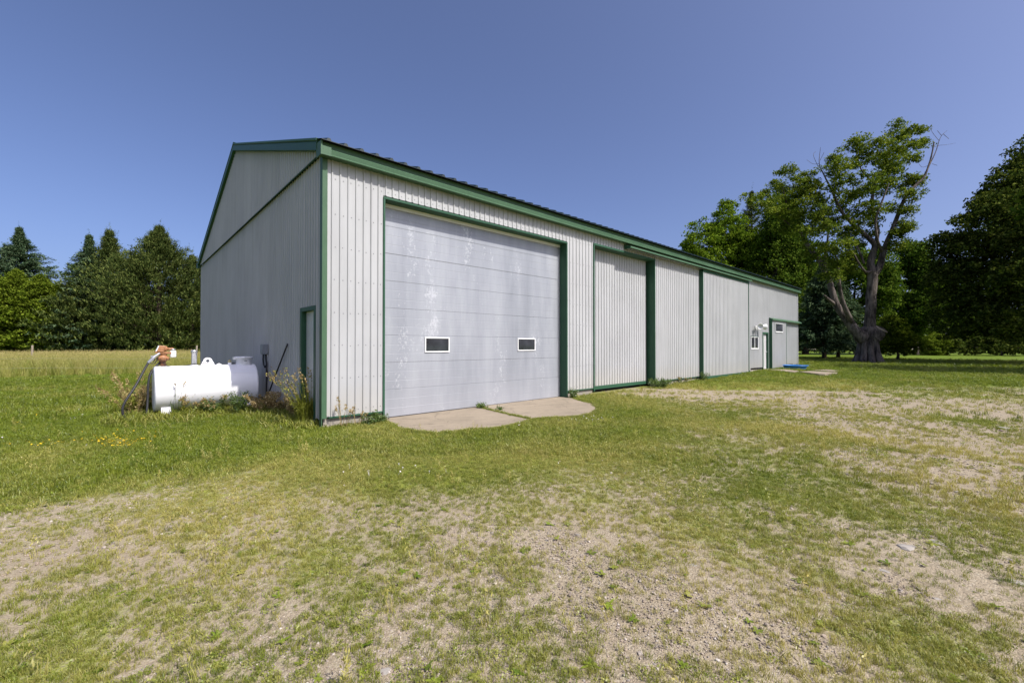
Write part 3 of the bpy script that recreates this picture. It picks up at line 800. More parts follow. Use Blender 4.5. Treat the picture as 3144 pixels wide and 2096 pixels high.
# ------------------------------------------------------------------ concrete slabs
SLABS = []
def slab(name, poly, z, th, mat, label, cat, rough=.02, parent=None):
    P = [Vector((p[0], p[1], 0)) for p in poly]; out = []
    for i, p in enumerate(P):
        q = P[(i + 1) % len(P)]; n = max(1, int((q - p).length / .18))
        for k in range(n):
            v = p.lerp(q, k / n); out.append((v.x + random.uniform(-rough, rough), v.y + random.uniform(-rough, rough), z))
    SLABS.append(np.array([(x, y) for x, y, _ in out]))
    return MB().prism([(x, y, z - th) for x, y, _ in out], (0, 0, th)).build(name, mat, parent, label=label, cat=cat)
g = lambda px, py: on_g(px, py, -.195)
def z8(x, y):
    p = g(1150 + x * .3614, 1100 + y * .3614)
    return Vector((p.x + (.10 if p.x > 5 else -.06 if p.x < 1.6 else 0), p.y * 1.07 - (.06 if p.y < -.6 else 0), p.z))
slab('concrete_slab', [(1.22, .27), z8(90, 520), z8(200, 585), z8(300, 600), z8(500, 618), z8(640, 605), z8(800, 590), z8(960, 585), z8(1100, 560), z8(1230, 528), z8(1285, 512), z8(1045, 458), z8(985, 440), (3.75, .27)], -.195, .13, M['slab'],
     'near concrete apron slab, with ragged grassy edge, at left of the overhead door', 'slab')
slab('concrete_slab', [(3.79, .27), z8(1005, 440), z8(1062, 455), z8(1300, 505), z8(1420, 492), z8(1560, 487), z8(1680, 480), z8(1790, 458), z8(1835, 425), z8(1800, 385), z8(1690, 357), (6.82, -.25), (6.82, .27)], -.188, .13, M['slab'],
     'far concrete apron slab at right of the overhead door beside its green jamb', 'slab')
z5 = lambda x, y, z=-.03: on_g(2200 + x * 400 / 2352, 900 + y * 400 / 2352, z)
slab('concrete_slab', [z5(955, 1390), z5(1230, 1388), z5(1480, 1415), z5(1390, 1440), z5(1130, 1412)], .02, .16, M['slab'], 'pale concrete slab in front of the low sliding door', 'slab')
slab('concrete_slab', [z5(1500, 1430), z5(1700, 1420), z5(2190, 1448), z5(1960, 1476), z5(1850, 1474)], .02, .16, M['slab'], 'pale concrete slab in the grass nearest the camera past the blue pool', 'slab')
slab('concrete_slab', [z5(1720, 1405), z5(1980, 1392), z5(2215, 1412), z5(2120, 1428)], .02, .16, M['slab'], 'narrow concrete slab in the grass behind another slab past the blue pool', 'slab')

# blue wading pool
pc = on_g(2200 + 1420 * .17, 900 + 1362 * .17, -.02)
pc.z = 0; pz = gz1(pc.x, pc.y) + .01
pl = empty('wading_pool', (pc.x, pc.y, pz), label='low blue plastic wading pool at the far corner of the shed', cat='pool')
PS = .66
MB().lathe((pc.x, pc.y, pz), (0, 0, 1), [(h * .78, r * PS) for h, r in [(.0, .01), (.0, .74), (.04, .80), (.08, .79), (.10, .83), (.16, .84), (.18, .88), (.25, .89), (.285, .93), (.30, .97), (.275, .98)]], 40).build('wall', M['blue'], pl)
MB().lathe((pc.x, pc.y, pz), (0, 0, 1), [(h * .78, r * PS) for h, r in [(.012, .001), (.012, .72), (.05, .78), (.29, .90)]], 40).build('liner', M['blue'], pl)

# ------------------------------------------------------------------ FUEL TANK
z2 = lambda x, y, Y: on_y(280 + x * 800 / 2352, 1000 + y * 800 / 2352, Y)
TY, TZ, TR, TX0, TX1 = 3.86, .385, .485, -2.205, -.285
tank = empty('fuel_tank', (-1.25, TY, -.2), label='white horizontal steel fuel tank beside the gable wall', cat='tank')
prof = [(0, .001), (.0, .30), (.004, .42), (.012, .465), (.03, TR), (.034, TR + .002), (.05, TR)]
prof += [(x, TR) for x in np.linspace(.3, TX1 - TX0 - .3, 8)]
ln = TX1 - TX0
prof += [(ln - .05, TR), (ln - .034, TR + .002), (ln - .03, TR), (ln - .012, .465), (ln - .004, .42), (ln, .30), (ln, .001)]
MB().lathe((TX0, TY, TZ), (1, 0, 0), prof, 64).build('shell', M['tank'], tank)
# weld seam along the flank
a = math.radians(38)
MB().tube([(TX0 + .05, TY - (TR + .001) * math.cos(a), TZ + (TR + .001) * math.sin(a)), (TX1 - .05, TY - (TR + .001) * math.cos(a), TZ + (TR + .001) * math.sin(a))], .004, 6).build('weld_seam', M['tank'], tank)
for lx in (-2.0, -.5):
    for ly in (-.25, .25):
        MB().box(lx - .085, lx + .085, TY + ly - .07, TY + ly + .07, -.30, .035).build('leg', M['tank'], tank, bevel=.006)
top = TZ + TR
# manway with flat lid
mx_ = -.52
MB().lathe((mx_, TY, top - .06), (0, 0, 1), [(0, .165), (.20, .165), (.205, .185), (.222, .19), (.235, .188), (.242, .17), (.245, .001)], 32).build('manway', M['tank'], tank)
MB().box(mx_ - .225, mx_ - .17, TY - .05, TY + .05, top + .11, top + .175).build('manway_hinge', M['tank'], tank)
MB().box(mx_ - .02, mx_ + .04, TY - .172, TY - .16, top + .075, top + .09).build('manway_plate', M['grey'], tank)
# filler with brass cap
MB().lathe((-.81, TY, top - .03), (0, 0, 1), [(0, .036), (.075, .036), (.08, .03)], 16).build('filler_pipe', M['tank'], tank)
MB().lathe((-.81, TY, top + .045), (0, 0, 1), [(0, .034), (.01, .04), (.045, .04), (.055, .03), (.075, .012), (.08, .001)], 16).build('filler_cap', M['brass'], tank)
MB().lathe((-1.02, TY, top - .03), (0, 0, 1), [(0, .05), (.045, .05), (.05, .03), (.06, .02), (.065, .001)], 16).build('bung', M['tank'], tank)
# lifting lug: arched plate with an eye
pts = []
nL = 20
for i in range(nL + 1):
    t = math.pi * i / nL
    pts.append((math.cos(t) * .085, .10 + math.sin(t) * .072))
outer = [(.14, -.03)] + [(.115, .05)] + pts + [(-.115, .05)] + [(-.14, -.03)]
bm = bmesh.new()
lx = -1.235
hole = [(math.cos(2 * math.pi * i / 16) * .034, .095 + math.sin(2 * math.pi * i / 16) * .034) for i in range(16)]
def loop_edges(L_):
    vs = [bm.verts.new((lx + x, TY, top + z)) for x, z in L_]
    return [bm.edges.new((vs[i], vs[(i + 1) % len(vs)])) for i in range(len(vs))]
ed = loop_edges(outer) + loop_edges(hole)
bmesh.ops.triangle_fill(bm, edges=ed, use_beauty=True)
r_ = bmesh.ops.extrude_face_region(bm, geom=bm.faces[:])
bmesh.ops.translate(bm, verts=[e for e in r_['geom'] if isinstance(e, bmesh.types.BMVert)], vec=(0, .018, 0))
me = bpy.data.meshes.new('lifting_lug'); bm.to_mesh(me); bm.free()
link_mesh('lifting_lug', me, M['tank'], tank)
# vent pipe
MB().lathe((-1.49, TY, top - .05), (0, 0, 1), [(0, .052), (.335, .052), (.338, .062), (.365, .064), (.385, .06), (.40, .03), (.402, .001)], 20).build('vent_pipe', M['galv'], tank)
MB().lathe((-1.49, TY, top - .03), (0, 0, 1), [(0, .085), (.035, .08), (.04, .05)], 20).build('vent_collar', M['tank'], tank)
# pump
P = lambda x, y, dy=0: z2(x, y, TY + dy)
pump = sub_empty('fuel_pump', tank)
MB().tube([P(650, 372), P(650, 335)], .045, 14).lathe(P(650, 350), (0, 0, 1), [(-.012, .052), (-.012, .062), (.012, .062), (.012, .052)], 14).tube([P(648, 335), P(646, 312)], [.04, .075], 14).build('pump_riser', M['rusty'], pump)
MB().lathe(P(650, 312), (0, 0, 1), [(0, .075), (.01, .10), (.05, .105), (.08, .10), (.09, .07), (.13, .062), (.14, .085), (.17, .085)], 18).build('pump_body', M['orange'], pump)
for k in range(6):
    a = k * math.pi / 3; c = P(650, 312) + Vector((math.cos(a) * .105, math.sin(a) * .105, .03))
    MB().lathe(c, (math.cos(a), math.sin(a), 0), [(0, .014), (.012, .014), (.012, .001)], 6, False).build('bolt', M['rusty'], pump)
MB().obox((P(597, 232) + P(725, 245)) / 2 + Vector((0, 0, -.006)), (.16, 0, -.012), (0, .075, 0), (.002, 0, .02)).build('bracket', M['orange'], pump)
c = P(632, 207)
MB().obox(c, (.058, 0, -.006), (0, .095, 0), (.022, 0, .068)).build('meter_housing', M['orange'], pump, bevel=.012)
MB().obox(c + Vector((-.066, 0, .008)), (.008, 0, 0), (0, .085, 0), (.022, 0, .06)).build('meter_face', M['vinyl'], pump)
MB().lathe(P(652, 205, -.02), (1, 0, -.1), [(0, .0), (0.0, .055), (.05, .058), (.06, .045), (.065, .03), (.13, .028), (.14, .036), (.17, .036), (.172, .001)], 18).build('motor', M['orange'], pump)
MB().lathe(P(739, 282, -.03), (0, 0, 1), [(0, .001), (0, .052), (.01, .056), (.13, .056), (.138, .05), (.14, .001)], 20).build('filter_canister', M['tank'], pump)
MB().lathe(P(739, 224, -.03), (0, 0, 1), [(0, .03), (.02, .046), (.035, .046), (.045, .02), (.05, .001)], 16).build('filter_head', M['galv'], pump)
# nozzle hung on the side of the pump, and hose looping to the ground
MB().tube([P(618, 248, -.09), P(575, 275, -.1), P(548, 302, -.1), P(515, 332, -.1)], [.02, .027, .032, .026], 10).build('nozzle', M['galv'], pump)
MB().obox(P(553, 275, -.1), (.028, 0, .005), (0, .022, 0), (-.005, 0, .014)).build('nozzle_lever_boss', M['galv'], pump)
MB().tube([P(592, 285, -.1), P(594, 310, -.1), P(575, 337, -.1), P(545, 340, -.1), P(525, 330, -.1)], .009, 6).tube([P(578, 290, -.1), P(562, 328, -.1)], .008, 6).build('trigger_guard', M['iron'], pump)
def spline(pts, n=6):
    pts = [Vector(p) for p in pts]; out = []
    for i in range(len(pts) - 1):
        p0 = pts[max(i - 1, 0)]; p1 = pts[i]; p2 = pts[i + 1]; p3 = pts[min(i + 2, len(pts) - 1)]
        for k in range(n):
            t = k / n
            out.append(.5 * ((2 * p1) + (p2 - p0) * t + (2 * p0 - 5 * p1 + 4 * p2 - p3) * t * t + (3 * p1 - p0 - 3 * p2 + p3) * t ** 3))
    out.append(pts[-1]); return out
hs = [P(518, 330, -.1), P(480, 395, -.15), P(430, 490, -.25), P(380, 575, -.35), P(325, 655, -.42), P(290, 720, -.45), P(283, 775, -.46), P(295, 815, -.46), P(325, 846, -.46), P(370, 868, -.4)]
MB().tube(spline(hs), .021, 10).build('hose', M['rubber'], pump)
hs = [P(640, 318, .02), P(600, 350, .0), P(560, 395, -.04), P(530, 450, -.08), P(514, 540, -.12), P(511, 640, -.15), P(505, 740, -.2), P(490, 820, -.25), P(420, 868, -.33), P(370, 868, -.4)]
MB().tube(spline(hs), .021, 10).build('hose', M['rubber'], pump)
cb = [P(650, 335, -.05), P(690, 362, -.06), P(760, 368, -.02), P(850, 358, -.02), P(930, 346, -.06), P(1010, 338, -.05), P(1060, 338, -.03)]
MB().tube(spline(cb), .008, 6).build('power_cable', M['rubber'], pump)
cb = [P(1240, 338, .1), P(1290, 338, .1), P(1400, 335, .15)]
MB().tube(spline(cb), .012, 6).build('earth_cable', M['rubber'], tank)

# ================================================================== TREES
K = 3144 / 2352
q = lambda x, y, d: at(x * K, y * K, d)      # overview pixel at a given distance
M['leaf_maple'] = mat_leaf('maple_leaves', ((.040, .078, .010), (.128, .182, .024), (.265, .300, .048)), .35)
M['leaf_bright'] = mat_leaf('bright_maple_leaves', ((.045, .090, .008), (.120, .195, .018), (.240, .320, .036)), .35)
M['leaf_dark'] = mat_leaf('dark_maple_leaves', ((.017, .032, .007), (.050, .076, .014), (.165, .190, .042)), .25)
M['leaf_mid'] = mat_leaf('lindens_leaves', ((.024, .054, .007), (.068, .120, .016), (.160, .220, .032)), .33)
M['needle_spruce'] = mat_leaf('spruce_needles', ((.018, .038, .018), (.060, .102, .050), (.150, .195, .100)), .12)
M['needle_pine'] = mat_leaf('pine_needles', ((.016, .030, .009), (.065, .092, .024), (.175, .200, .055)), .15)
M['needle_cedar'] = mat_leaf('cedar_sprays', ((.050, .080, .008), (.110, .160, .014), (.205, .250, .028)), .2)
M['leaf_bush'] = mat_leaf('shrub_leaves', ((.038, .070, .008), (.110, .160, .016), (.230, .275, .034)), .28)

def unit(v): return v / np.maximum(np.linalg.norm(v, axis=-1, keepdims=True), 1e-9)
def rhomb(c, d, s, l, w):
    d = d * l[:, None] * .5; s = s * w[:, None] * .5
    return np.stack([c - d, c + s - d * .1, c + d, c - s - d * .1], 1)
def leaf_quads(pts, size, r, flow=None, up=.35, asp=.6):
    n = len(pts)
    d = r.normal(size=(n, 3)); d[:, 2] *= .7
    if flow is not None: d += np.asarray(flow)[None]
    d = unit(d); nn = r.normal(size=(n, 3)); nn[:, 2] += up * 2.5
    s = unit(np.cross(nn, d)); l = size * r.uniform(.6, 1.35, n)
    return rhomb(pts, d, s, l, l * asp)
def clump_points(centers, radii, n_each, r, squash=.62):
    """leaves gathered in small clumps"""
    C_ = np.repeat(centers, n_each, 0); R_ = np.repeat(radii, n_each)
    v = unit(r.normal(size=(len(C_), 3))) * (r.random(len(C_)) ** .5)[:, None]
    v[:, 2] *= squash
    return C_ + v * R_[:, None]
def shell_points(c, rad, n, r, lo=.45):
    v = unit(r.normal(size=(n, 3))) * (r.uniform(lo ** 2, 1, n) ** .5)[:, None]
    return np.asarray(c)[None] + v * np.asarray(rad)[None]

def tree_thing(name, base, label, cat='tree', group=None):
    return empty(name, base, label=label, cat=cat, group=group)

def branch_net(mb, base, top, crown, r, n=14, r0=.35):
    """trunk and limbs reaching into the lobes"""
    base = Vector(base); top = Vector(top)
    pts = [base - Vector((0, 0, .3)), base + Vector((0, 0, .3))]; rad = [r0 * 1.5, r0 * 1.1]
    for i in range(1, 6):
        t = i / 5; p = base.lerp(top, t) + Vector(r.normal(0, .12, 3)); pts.append(p); rad.append(r0 * (1 - .8 * t))
    mb.tube(pts, rad, 9)
    for c in crown[:n]:
        c = Vector(c); h = max(.25, min(.8, (c.z - base.z) / max(1, top.z - base.z) * .75))
        s = base.lerp(top, h); m = s.lerp(c, .5) + Vector((0, 0, -.3))
        mb.tube([s, m, c], [r0 * .38, r0 * .26, r0 * .08], 6)

def deciduous(name, base, lobes, mat, label, seed, leaf=.34, clumps=26, per=26, clump_r=.75, flow=None, r0=.35, trunk_top=None, group=None, cat='tree', fill=0, bark='bark'):
    r = np.random.default_rng(seed)
    cc = []; rr = []
    for (c, rx, ry, rz) in lobes:
        n = max(6, int(clumps * (rx * ry * rz) ** .45))
        p = shell_points(c, (rx, ry, rz), n, r); cc.append(p); rr.append(r.uniform(.6, 1.25, n) * clump_r)
    cc = np.concatenate(cc); rr = np.concatenate(rr)
    pts = clump_points(cc, rr, per, r)
    V = leaf_quads(pts, leaf, r, flow)
    t = tree_thing(name, base, label, cat, group)
    link_mesh('crown', quads_mesh('crown', V), M[mat], t)
    mb = MB(); tt = trunk_top or (Vector(base) + (Vector(lobes[0][0]) - Vector(base)) * .95)
    branch_net(mb, base, tt, [l[0] for l in lobes], r, 16, r0)
    mb.build('trunk', M[bark], t)
    return t

def blob_lobes(center, rad, n, r, size=.45):
    """uneven outline: several overlapping lobes around a centre"""
    c = np.asarray(center); rad = np.asarray(rad)
    out = [(tuple(c), *(rad * .72))]
    for i in range(n):
        v = unit(r.normal(size=3)); v[2] = v[2] * .9 + .1
        p = c + v * rad * r.uniform(.5, .8); s = r.uniform(.75, 1.25) * size
        out.append((tuple(p), *(rad * s)))
    return out

def conifer(name, base, H, R_, mat, label, seed, style='spruce', nb=420, ns=16, size=.36, low=.04, group=None, lean=(0, 0), power=.85):
    r = np.random.default_rng(seed)
    base = np.asarray(base, float)
    h = low + (1 - low) * (r.random(nb) ** (.8 if style == 'spruce' else .75))
    if style == 'spruce': h = (np.floor(h * 30) + r.uniform(0, .75, nb)) / 30
    if style == 'pine': h = (np.floor(h * 17) + r.uniform(0, .5, nb)) / 17
    az = r.uniform(0, 2 * math.pi, nb)
    if style == 'spruce': prof = (1 - h) ** (power * 1.25) * (.75 + .25 * np.minimum(1, h / .12))
    elif style == 'pine': prof = np.minimum(1, (1 - h) * 1.45) ** .95 * (.8 + .2 * np.sin(np.pi * np.clip(h * 1.3, 0, 1)))
    else: prof = np.minimum(1, (1 - h) * 1.7) ** .6 * .95
    prof = prof * np.minimum(1, (1 - h) / .3) ** (.55 if style == 'spruce' else .22 if style == 'pine' else .15)
    Lb = R_ * prof * r.uniform(.6, 1.15, nb) + .05
    # coarse lumps: neighbouring branches share length
    Lb *= .82 + .36 * vnoise(az * 1.6 + seed, h * 9 + seed)
    t = (r.random((nb, ns)) ** .65) * .92 + .08
    if style == 'pine': t = .3 + .7 * np.round(t * 4) / 4 + r.normal(0, .03, t.shape)
    out = np.stack([np.cos(az), np.sin(az)], 1)
    rise = {'spruce': -.22, 'pine': .22, 'cedar': -.05}[style]
    rise = rise + (.5 * h if style != 'cedar' else .1 + 0 * h)
    x = base[0] + lean[0] * h[:, None] + out[:, 0:1] * Lb[:, None] * t
    y = base[1] + lean[1] * h[:, None] + out[:, 1:2] * Lb[:, None] * t
    z = base[2] + h[:, None] * H + Lb[:, None] * (rise[:, None] * t + (.12 * t * t if style == 'spruce' else 0))
    lat = r.normal(0, .16, t.shape) * (1.15 - t * .7) * np.minimum(1.4, Lb[:, None])
    x += -out[:, 1:2] * lat; y += out[:, 0:1] * lat; z += r.normal(0, .09, t.shape) - np.abs(lat) * .12
    c = np.stack([x, y, z], -1).reshape(-1, 3); n = len(c)
    o3 = np.repeat(np.concatenate([out, rise[:, None] * .6], 1), ns, 0)
    if style == 'pine':
        # upright bottle-brush tufts: several needles fans per point
        m = 8; c = np.repeat(c, m, 0) + r.normal(0, .13, (n * m, 3)); o3 = np.repeat(o3, m, 0)
        d = unit(o3 * .7 + r.normal(0, .55, (n * m, 3)) + np.array([0, 0, .75])); n = n * m
        l = size * r.uniform(.5, 1.1, n); w_ = l * .30
    else:
        m = 4; c = np.repeat(c, m, 0) + r.normal(0, .12, (n * m, 3)) * np.array([1, 1, .6]); o3 = np.repeat(o3, m, 0); n = n * m
        d = unit(o3 + r.normal(0, .5, (n, 3)) + np.array([0, 0, -.25 if style == 'spruce' else -.1])); l = size * r.uniform(.5, 1.2, n); w_ = l * (.34 if style == 'spruce' else .5)
    nn = r.normal(size=(n, 3)) * .8; nn[:, 2] += 1
    s = unit(np.cross(nn, d))
    hh_ = np.clip((c[:, 2] - base[2]) / H, 0, 1); l = l * (1.05 - .6 * hh_ ** 3); w_ = w_ * (1.05 - .6 * hh_ ** 3)
    V = rhomb(c, d, s, l, w_)
    # leaders: upright shoots that make the top pointed (spruce) or candelabra-like (pine)
    nl = {'spruce': 1, 'pine': 13, 'cedar': 6}[style]; LV = []
    for i in range(nl):
        a_ = r.uniform(0, 6.28); hl = 1 - (0 if i == 0 else r.uniform(.02, .30)); ro = 0 if i == 0 else R_ * min(.62, (1 - hl) * 2.2)
        p0 = base + np.array([lean[0] * hl + ro * math.cos(a_), lean[1] * hl + ro * math.sin(a_), hl * H]); le = (H * .10 if style == 'spruce' else r.uniform(1.0, 2.0)) * (.5 if style == 'cedar' else 1)
        m_ = 60 if style == 'spruce' else 46
        u_ = r.random(m_); pc_ = p0 + np.outer(u_ - .45, [math.cos(a_) * .18, math.sin(a_) * .18, 1]) * le + r.normal(0, .05, (m_, 3))
        dd_ = unit(r.normal(0, .6, (m_, 3)) + [0, 0, .8 if style != 'spruce' else .25]); ss_ = unit(np.cross(dd_, r.normal(size=(m_, 3))))
        ll_ = size * .62 * r.uniform(.5, 1.1, m_) * (1.15 - .65 * u_); LV.append(rhomb(pc_, dd_, ss_, ll_, ll_ * .3))
    V = np.concatenate([V] + LV)
    tr = tree_thing(name, tuple(base), label, 'tree', group)
    link_mesh('crown', quads_mesh('crown', V), M[mat], tr)
    mb = MB(); mb.tube([base - [0, 0, .3], base + [0, 0, H * .05], base + [lean[0] * .5, lean[1] * .5, H * .5], base + [lean[0], lean[1], H * .99]], [.028 * H, .02 * H, .012 * H, .01], 8)
    for i in range(0, nb, 5):
        e = base + np.array([lean[0] * h[i] + out[i, 0] * Lb[i] * .85, lean[1] * h[i] + out[i, 1] * Lb[i] * .85, h[i] * H + Lb[i] * rise[i] * .85])
        mb.tube([base + np.array([lean[0] * h[i], lean[1] * h[i], h[i] * H]), e], [.035, .01], 4, cap=False)
    mb.build('trunk', M['bark_d'], tr)
    return tr

# ---- the big split-trunk maple on the lawn, right of the shed
DM = 36.0
mz = lambda x, y, dd=0: at(2000 + x * 1144 / 2242, 350 + y * 1144 / 2242, DM + dd)
mbase = mz(1305, 1490); mbase.z = gz1(mbase.x, mbase.y)
maple = tree_thing('maple_tree', mbase, 'gnarled split-trunk maple with a sawn stub and bare top branches on the lawn')
tb = MB()
def limb(pts, wob=.05, n=12):
    """pts: zoom x, zoom y, depth offset, radius"""
    P_ = spline([mz(x, y, d) for x, y, d, r in pts], 4)
    R_ = []
    for i in range(len(pts) - 1):
        for k in range(4): R_.append(pts[i][3] + (pts[i + 1][3] - pts[i][3]) * k / 4)
    R_.append(pts[-1][3]); tb.tube(P_, [x * (.78 if x < .56 else .95) for x in R_], n, wob=wob)
limb([(1302, 1512, 0, .85), (1302, 1485, 0, .72), (1303, 1440, 0, .66), (1308, 1380, 0, .70), (1312, 1320, 0, .78), (1312, 1275, 0, .5)], .1, 22)
for k in range(9):       # root flare and trunk flutes
    a = k * .72
    o = Vector((math.cos(a), math.sin(a), 0))
    b_ = mz(1303, 1490)
    tb.tube([b_ + o * 1.12 + Vector((0, 0, -.25)), b_ + o * .78 + Vector((0, 0, .12)), b_ + o * .6 + Vector((0, 0, .8)), b_ + o * .54 + Vector((0, 0, 2.2))], [.16, .26, .22, .12], 8, wob=.12)
limb([(1330, 1345, -.2, .62), (1358, 1318, -.3, .58), (1382, 1290, -.35, .52)], .06, 14)
sc_ = mz(1383, 1289, -.35)
limb([(1270, 1345, 0, .62), (1235, 1310, 0, .5), (1180, 1245, .2, .40), (1135, 1185, .4, .36), (1105, 1130, .5, .33), (1080, 1040, .6, .30), (1050, 950, .8, .27), (1010, 880, 1.0, .23), (940, 790, 1.2, .19), (880, 670, 1.3, .14), (820, 560, 1.3, .10), (790, 440, 1.2, .05)])
limb([(1215, 1270, .1, .3), (1175, 1190, -.4, .24), (1145, 1110, -.6, .2), (1130, 1020, -.9, .15), (1120, 900, -1.2, .1), (1090, 800, -1.5, .06)])
limb([(1110, 1150, .5, .2), (1060, 1110, .2, .13), (1040, 1090, 0, .07)])
limb([(1310, 1320, 0, .55), (1316, 1230, 0, .50), (1322, 1100, .1, .47), (1330, 1000, .1, .46), (1330, 950, .1, .42), (1318, 900, .2, .34), (1335, 830, .3, .31), (1345, 790, .3, .28), (1305, 745, .3, .22), (1200, 650, .2, .18), (1140, 580, 0, .14), (1085, 460, -.2, .10), (1040, 370, -.3, .06), (1010, 300, -.4, .035), (1018, 200, -.4, .012)])
limb([(1330, 980, .1, .38), (1372, 915, -.1, .33), (1390, 850, -.2, .30), (1415, 780, -.3, .25), (1460, 670, -.4, .21), (1490, 590, -.5, .18), (1530, 500, -.6, .15), (1600, 420, -.7, .12), (1640, 380, -.8, .10), (1672, 300, -.8, .08), (1690, 230, -.8, .065), (1700, 170, -.8, .055)])
limb([(1672, 310, -.8, .05), (1710, 230, -.7, .04), (1740, 140, -.7, .022), (1780, 100, -.7, .01)])
for pts in ([(1700, 200), (1730, 190), (1780, 185), (1830, 175)], [(1730, 160), (1690, 110), (1680, 70)], [(1745, 130), (1720, 100)], [(1755, 120), (1790, 150)], [(1690, 300), (1720, 310)], [(1670, 310), (1630, 320), (1610, 300)],
            [(1010, 300), (970, 300), (935, 275)], [(1015, 280), (1040, 230)], [(1005, 320), (975, 250), (990, 225)], [(1030, 350), (1050, 300), (1045, 280)]):
    limb([(x, y, -.7, .022 - .005 * i) for i, (x, y) in enumerate(pts)], 0, 5)
limb([(1345, 800, .3, .2), (1362, 700, .6, .18), (1335, 600, .8, .16), (1330, 500, 1.0, .14), (1350, 400, 1.0, .12), (1420, 310, .9, .09), (1490, 210, .8, .06), (1560, 130, .8, .03)])
limb([(1390, 830, -.2, .18), (1360, 760, -.8, .14), (1350, 640, -1.1, .11), (1390, 520, -1.3, .08), (1430, 420, -1.4, .04)])
limb([(1340, 420, 1, .1), (1260, 330, 1.2, .07), (1240, 220, 1.3, .04)])
limb([(1420, 300, .9, .05), (1430, 140, .7, .025), (1470, 70, .6, .015)])
limb([(1330, 940, 0, .16), (1290, 950, -.3, .13), (1250, 900, -.5, .09), (1215, 830, -.6, .05)])
limb([(1280, 900, .2, .12), (1240, 800, .4, .08), (1230, 760, .5, .05)])
limb([(1040, 900, .8, .14), (1060, 760, .3, .1), (1070, 620, 0, .05)])
limb([(900, 720, 1.2, .1), (800, 640, 1.0, .07), (700, 560, .9, .04), (620, 510, .8, .02)])
limb([(860, 620, 1.3, .08), (930, 500, 1.5, .05), (950, 400, 1.5, .03)])
limb([(1100, 500, -.2, .07), (1110, 380, -.1, .05), (1105, 260, 0, .02)])
tb.build('trunk', M['bark'], maple)
n_ = (mz(1395, 1270, -.6) - mz(1340, 1330, -.2)).normalized()
MB().lathe(sc_, n_, [(-.1, .52), (.0, .52), (.012, .40), (.012, .001)], 18).build('sawn_stub', M['cut'], maple)
cl = [(1500,115,95,60),(1580,105,85,38),(1610,185,70,38),(1470,215,110,60),(1350,185,90,55),(1245,175,80,50),(1250,255,60,70),(1340,285,90,60),(1545,265,65,42),(1475,70,35,30),(1640,160,40,22),
 (1400,370,80,60),(1450,320,60,40),(1380,450,80,60),(1300,420,60,80),(1345,560,60,85),(1420,420,50,40),(1440,290,70,40),
 (1560,410,90,55),(1605,400,60,50),(1560,485,75,50),(1530,575,50,50),(1505,650,50,40),(1500,715,65,55),(1475,790,60,40),(1540,690,40,60),(1450,560,40,50),
 (1100,255,50,42),(1110,330,70,60),(1180,310,50,48),(1150,430,90,60),(1230,480,70,65),(1150,530,75,60),(1250,580,80,60),(1200,650,80,60),(1330,650,60,50),(1300,720,55,40),(1180,720,90,60),(1225,790,60,50),(1130,800,100,70),(1100,880,75,70),(1080,620,60,60),
 (820,355,75,50),(940,385,80,60),(900,450,100,60),(780,440,75,60),(720,500,65,50),(850,540,100,70),(950,560,80,70),(1020,620,80,80),(900,640,90,70),(820,680,75,60),(960,700,80,60),(1050,700,60,60),(1000,820,80,70),(600,510,60,30),(690,560,70,45),(970,450,60,50),(1010,520,60,50),(760,590,60,50),(1090,970,60,60),(1160,930,60,60),(1200,870,60,40)]
r = np.random.default_rng(3)
cs = []; rs = []
pm = 1144 / 2242 * DM / FPX
for (x, y, a, b) in cl:
    dep = r.normal(0, 1.5) + (1.0 if x < 1000 else 0)
    c = np.array(mz(x, y, dep))
    n = max(5, int(17 * (a * b / 4500) ** .8)); f_ = 1.2 if x < 1010 else 1; n = int(n * f_); a *= .92 * f_; b *= .86 * f_
    v = unit(r.normal(size=(n, 3))) * (r.random(n) ** .4)[:, None]
    p = c + (np.outer(v[:, 0], RT) * a + np.outer(v[:, 2], UP0) * b + np.outer(v[:, 1], F0) * (a + b) * .5) * pm
    cs.append(p); rs.append(r.uniform(.28, .62, n))
cs = np.concatenate(cs); rs = np.concatenate(rs)
pts = clump_points(cs, rs * 1.08, 62, r, .6)
fl_ = np.array(RT) * .55 + np.array([0, 0, .1])
link_mesh('crown', quads_mesh('crown', leaf_quads(pts, .185, r, fl_, .4, .55)), M['leaf_maple'], maple)

# ---- trees behind and right of the shed
def lobes_px(center, hw, top, bot, depth, n, seed, dd=None, size=.45):
    r = np.random.default_rng(seed)
    m = depth / 990
    c = q(center, (top + bot) / 2, depth)
    return blob_lobes(c, (hw * m, hw * m * .8 if dd is None else dd, (bot - top) / 2 * m), n, r, size)
def gbase(px, depth):
    b = q(px, 793, depth); b.z = gz1(b.x, b.y) - .05; return tuple(b)
deciduous('maple_tree', gbase(1650, 60), lobes_px(1650, 125, 500, 800, 60, 16, 1, size=.36), 'leaf_bright', 'bright green round-crowned maple rising behind the shed roof at its left', 21, .30, 34, 48, .8, r0=.4)
deciduous('linden_tree', gbase(1775, 58), lobes_px(1775, 118, 440, 810, 58, 17, 2, size=.36), 'leaf_mid', 'mid green leafy tree behind the far end of the shed roof', 22, .30, 30, 44, .8, r0=.35)
deciduous('linden_tree', gbase(1968, 66), lobes_px(1960, 105, 540, 805, 66, 12, 3, size=.36), 'leaf_mid', 'shady leafy tree in the gap behind the split-trunk maple', 23, .34, 28, 40, .9, r0=.4)
deciduous('maple_tree', gbase(2105, 68), lobes_px(2105, 105, 560, 808, 68, 14, 4, size=.36), 'leaf_mid', 'leafy green maple between the split-trunk maple and the huge dark tree', 24, .34, 30, 42, .9, r0=.4)
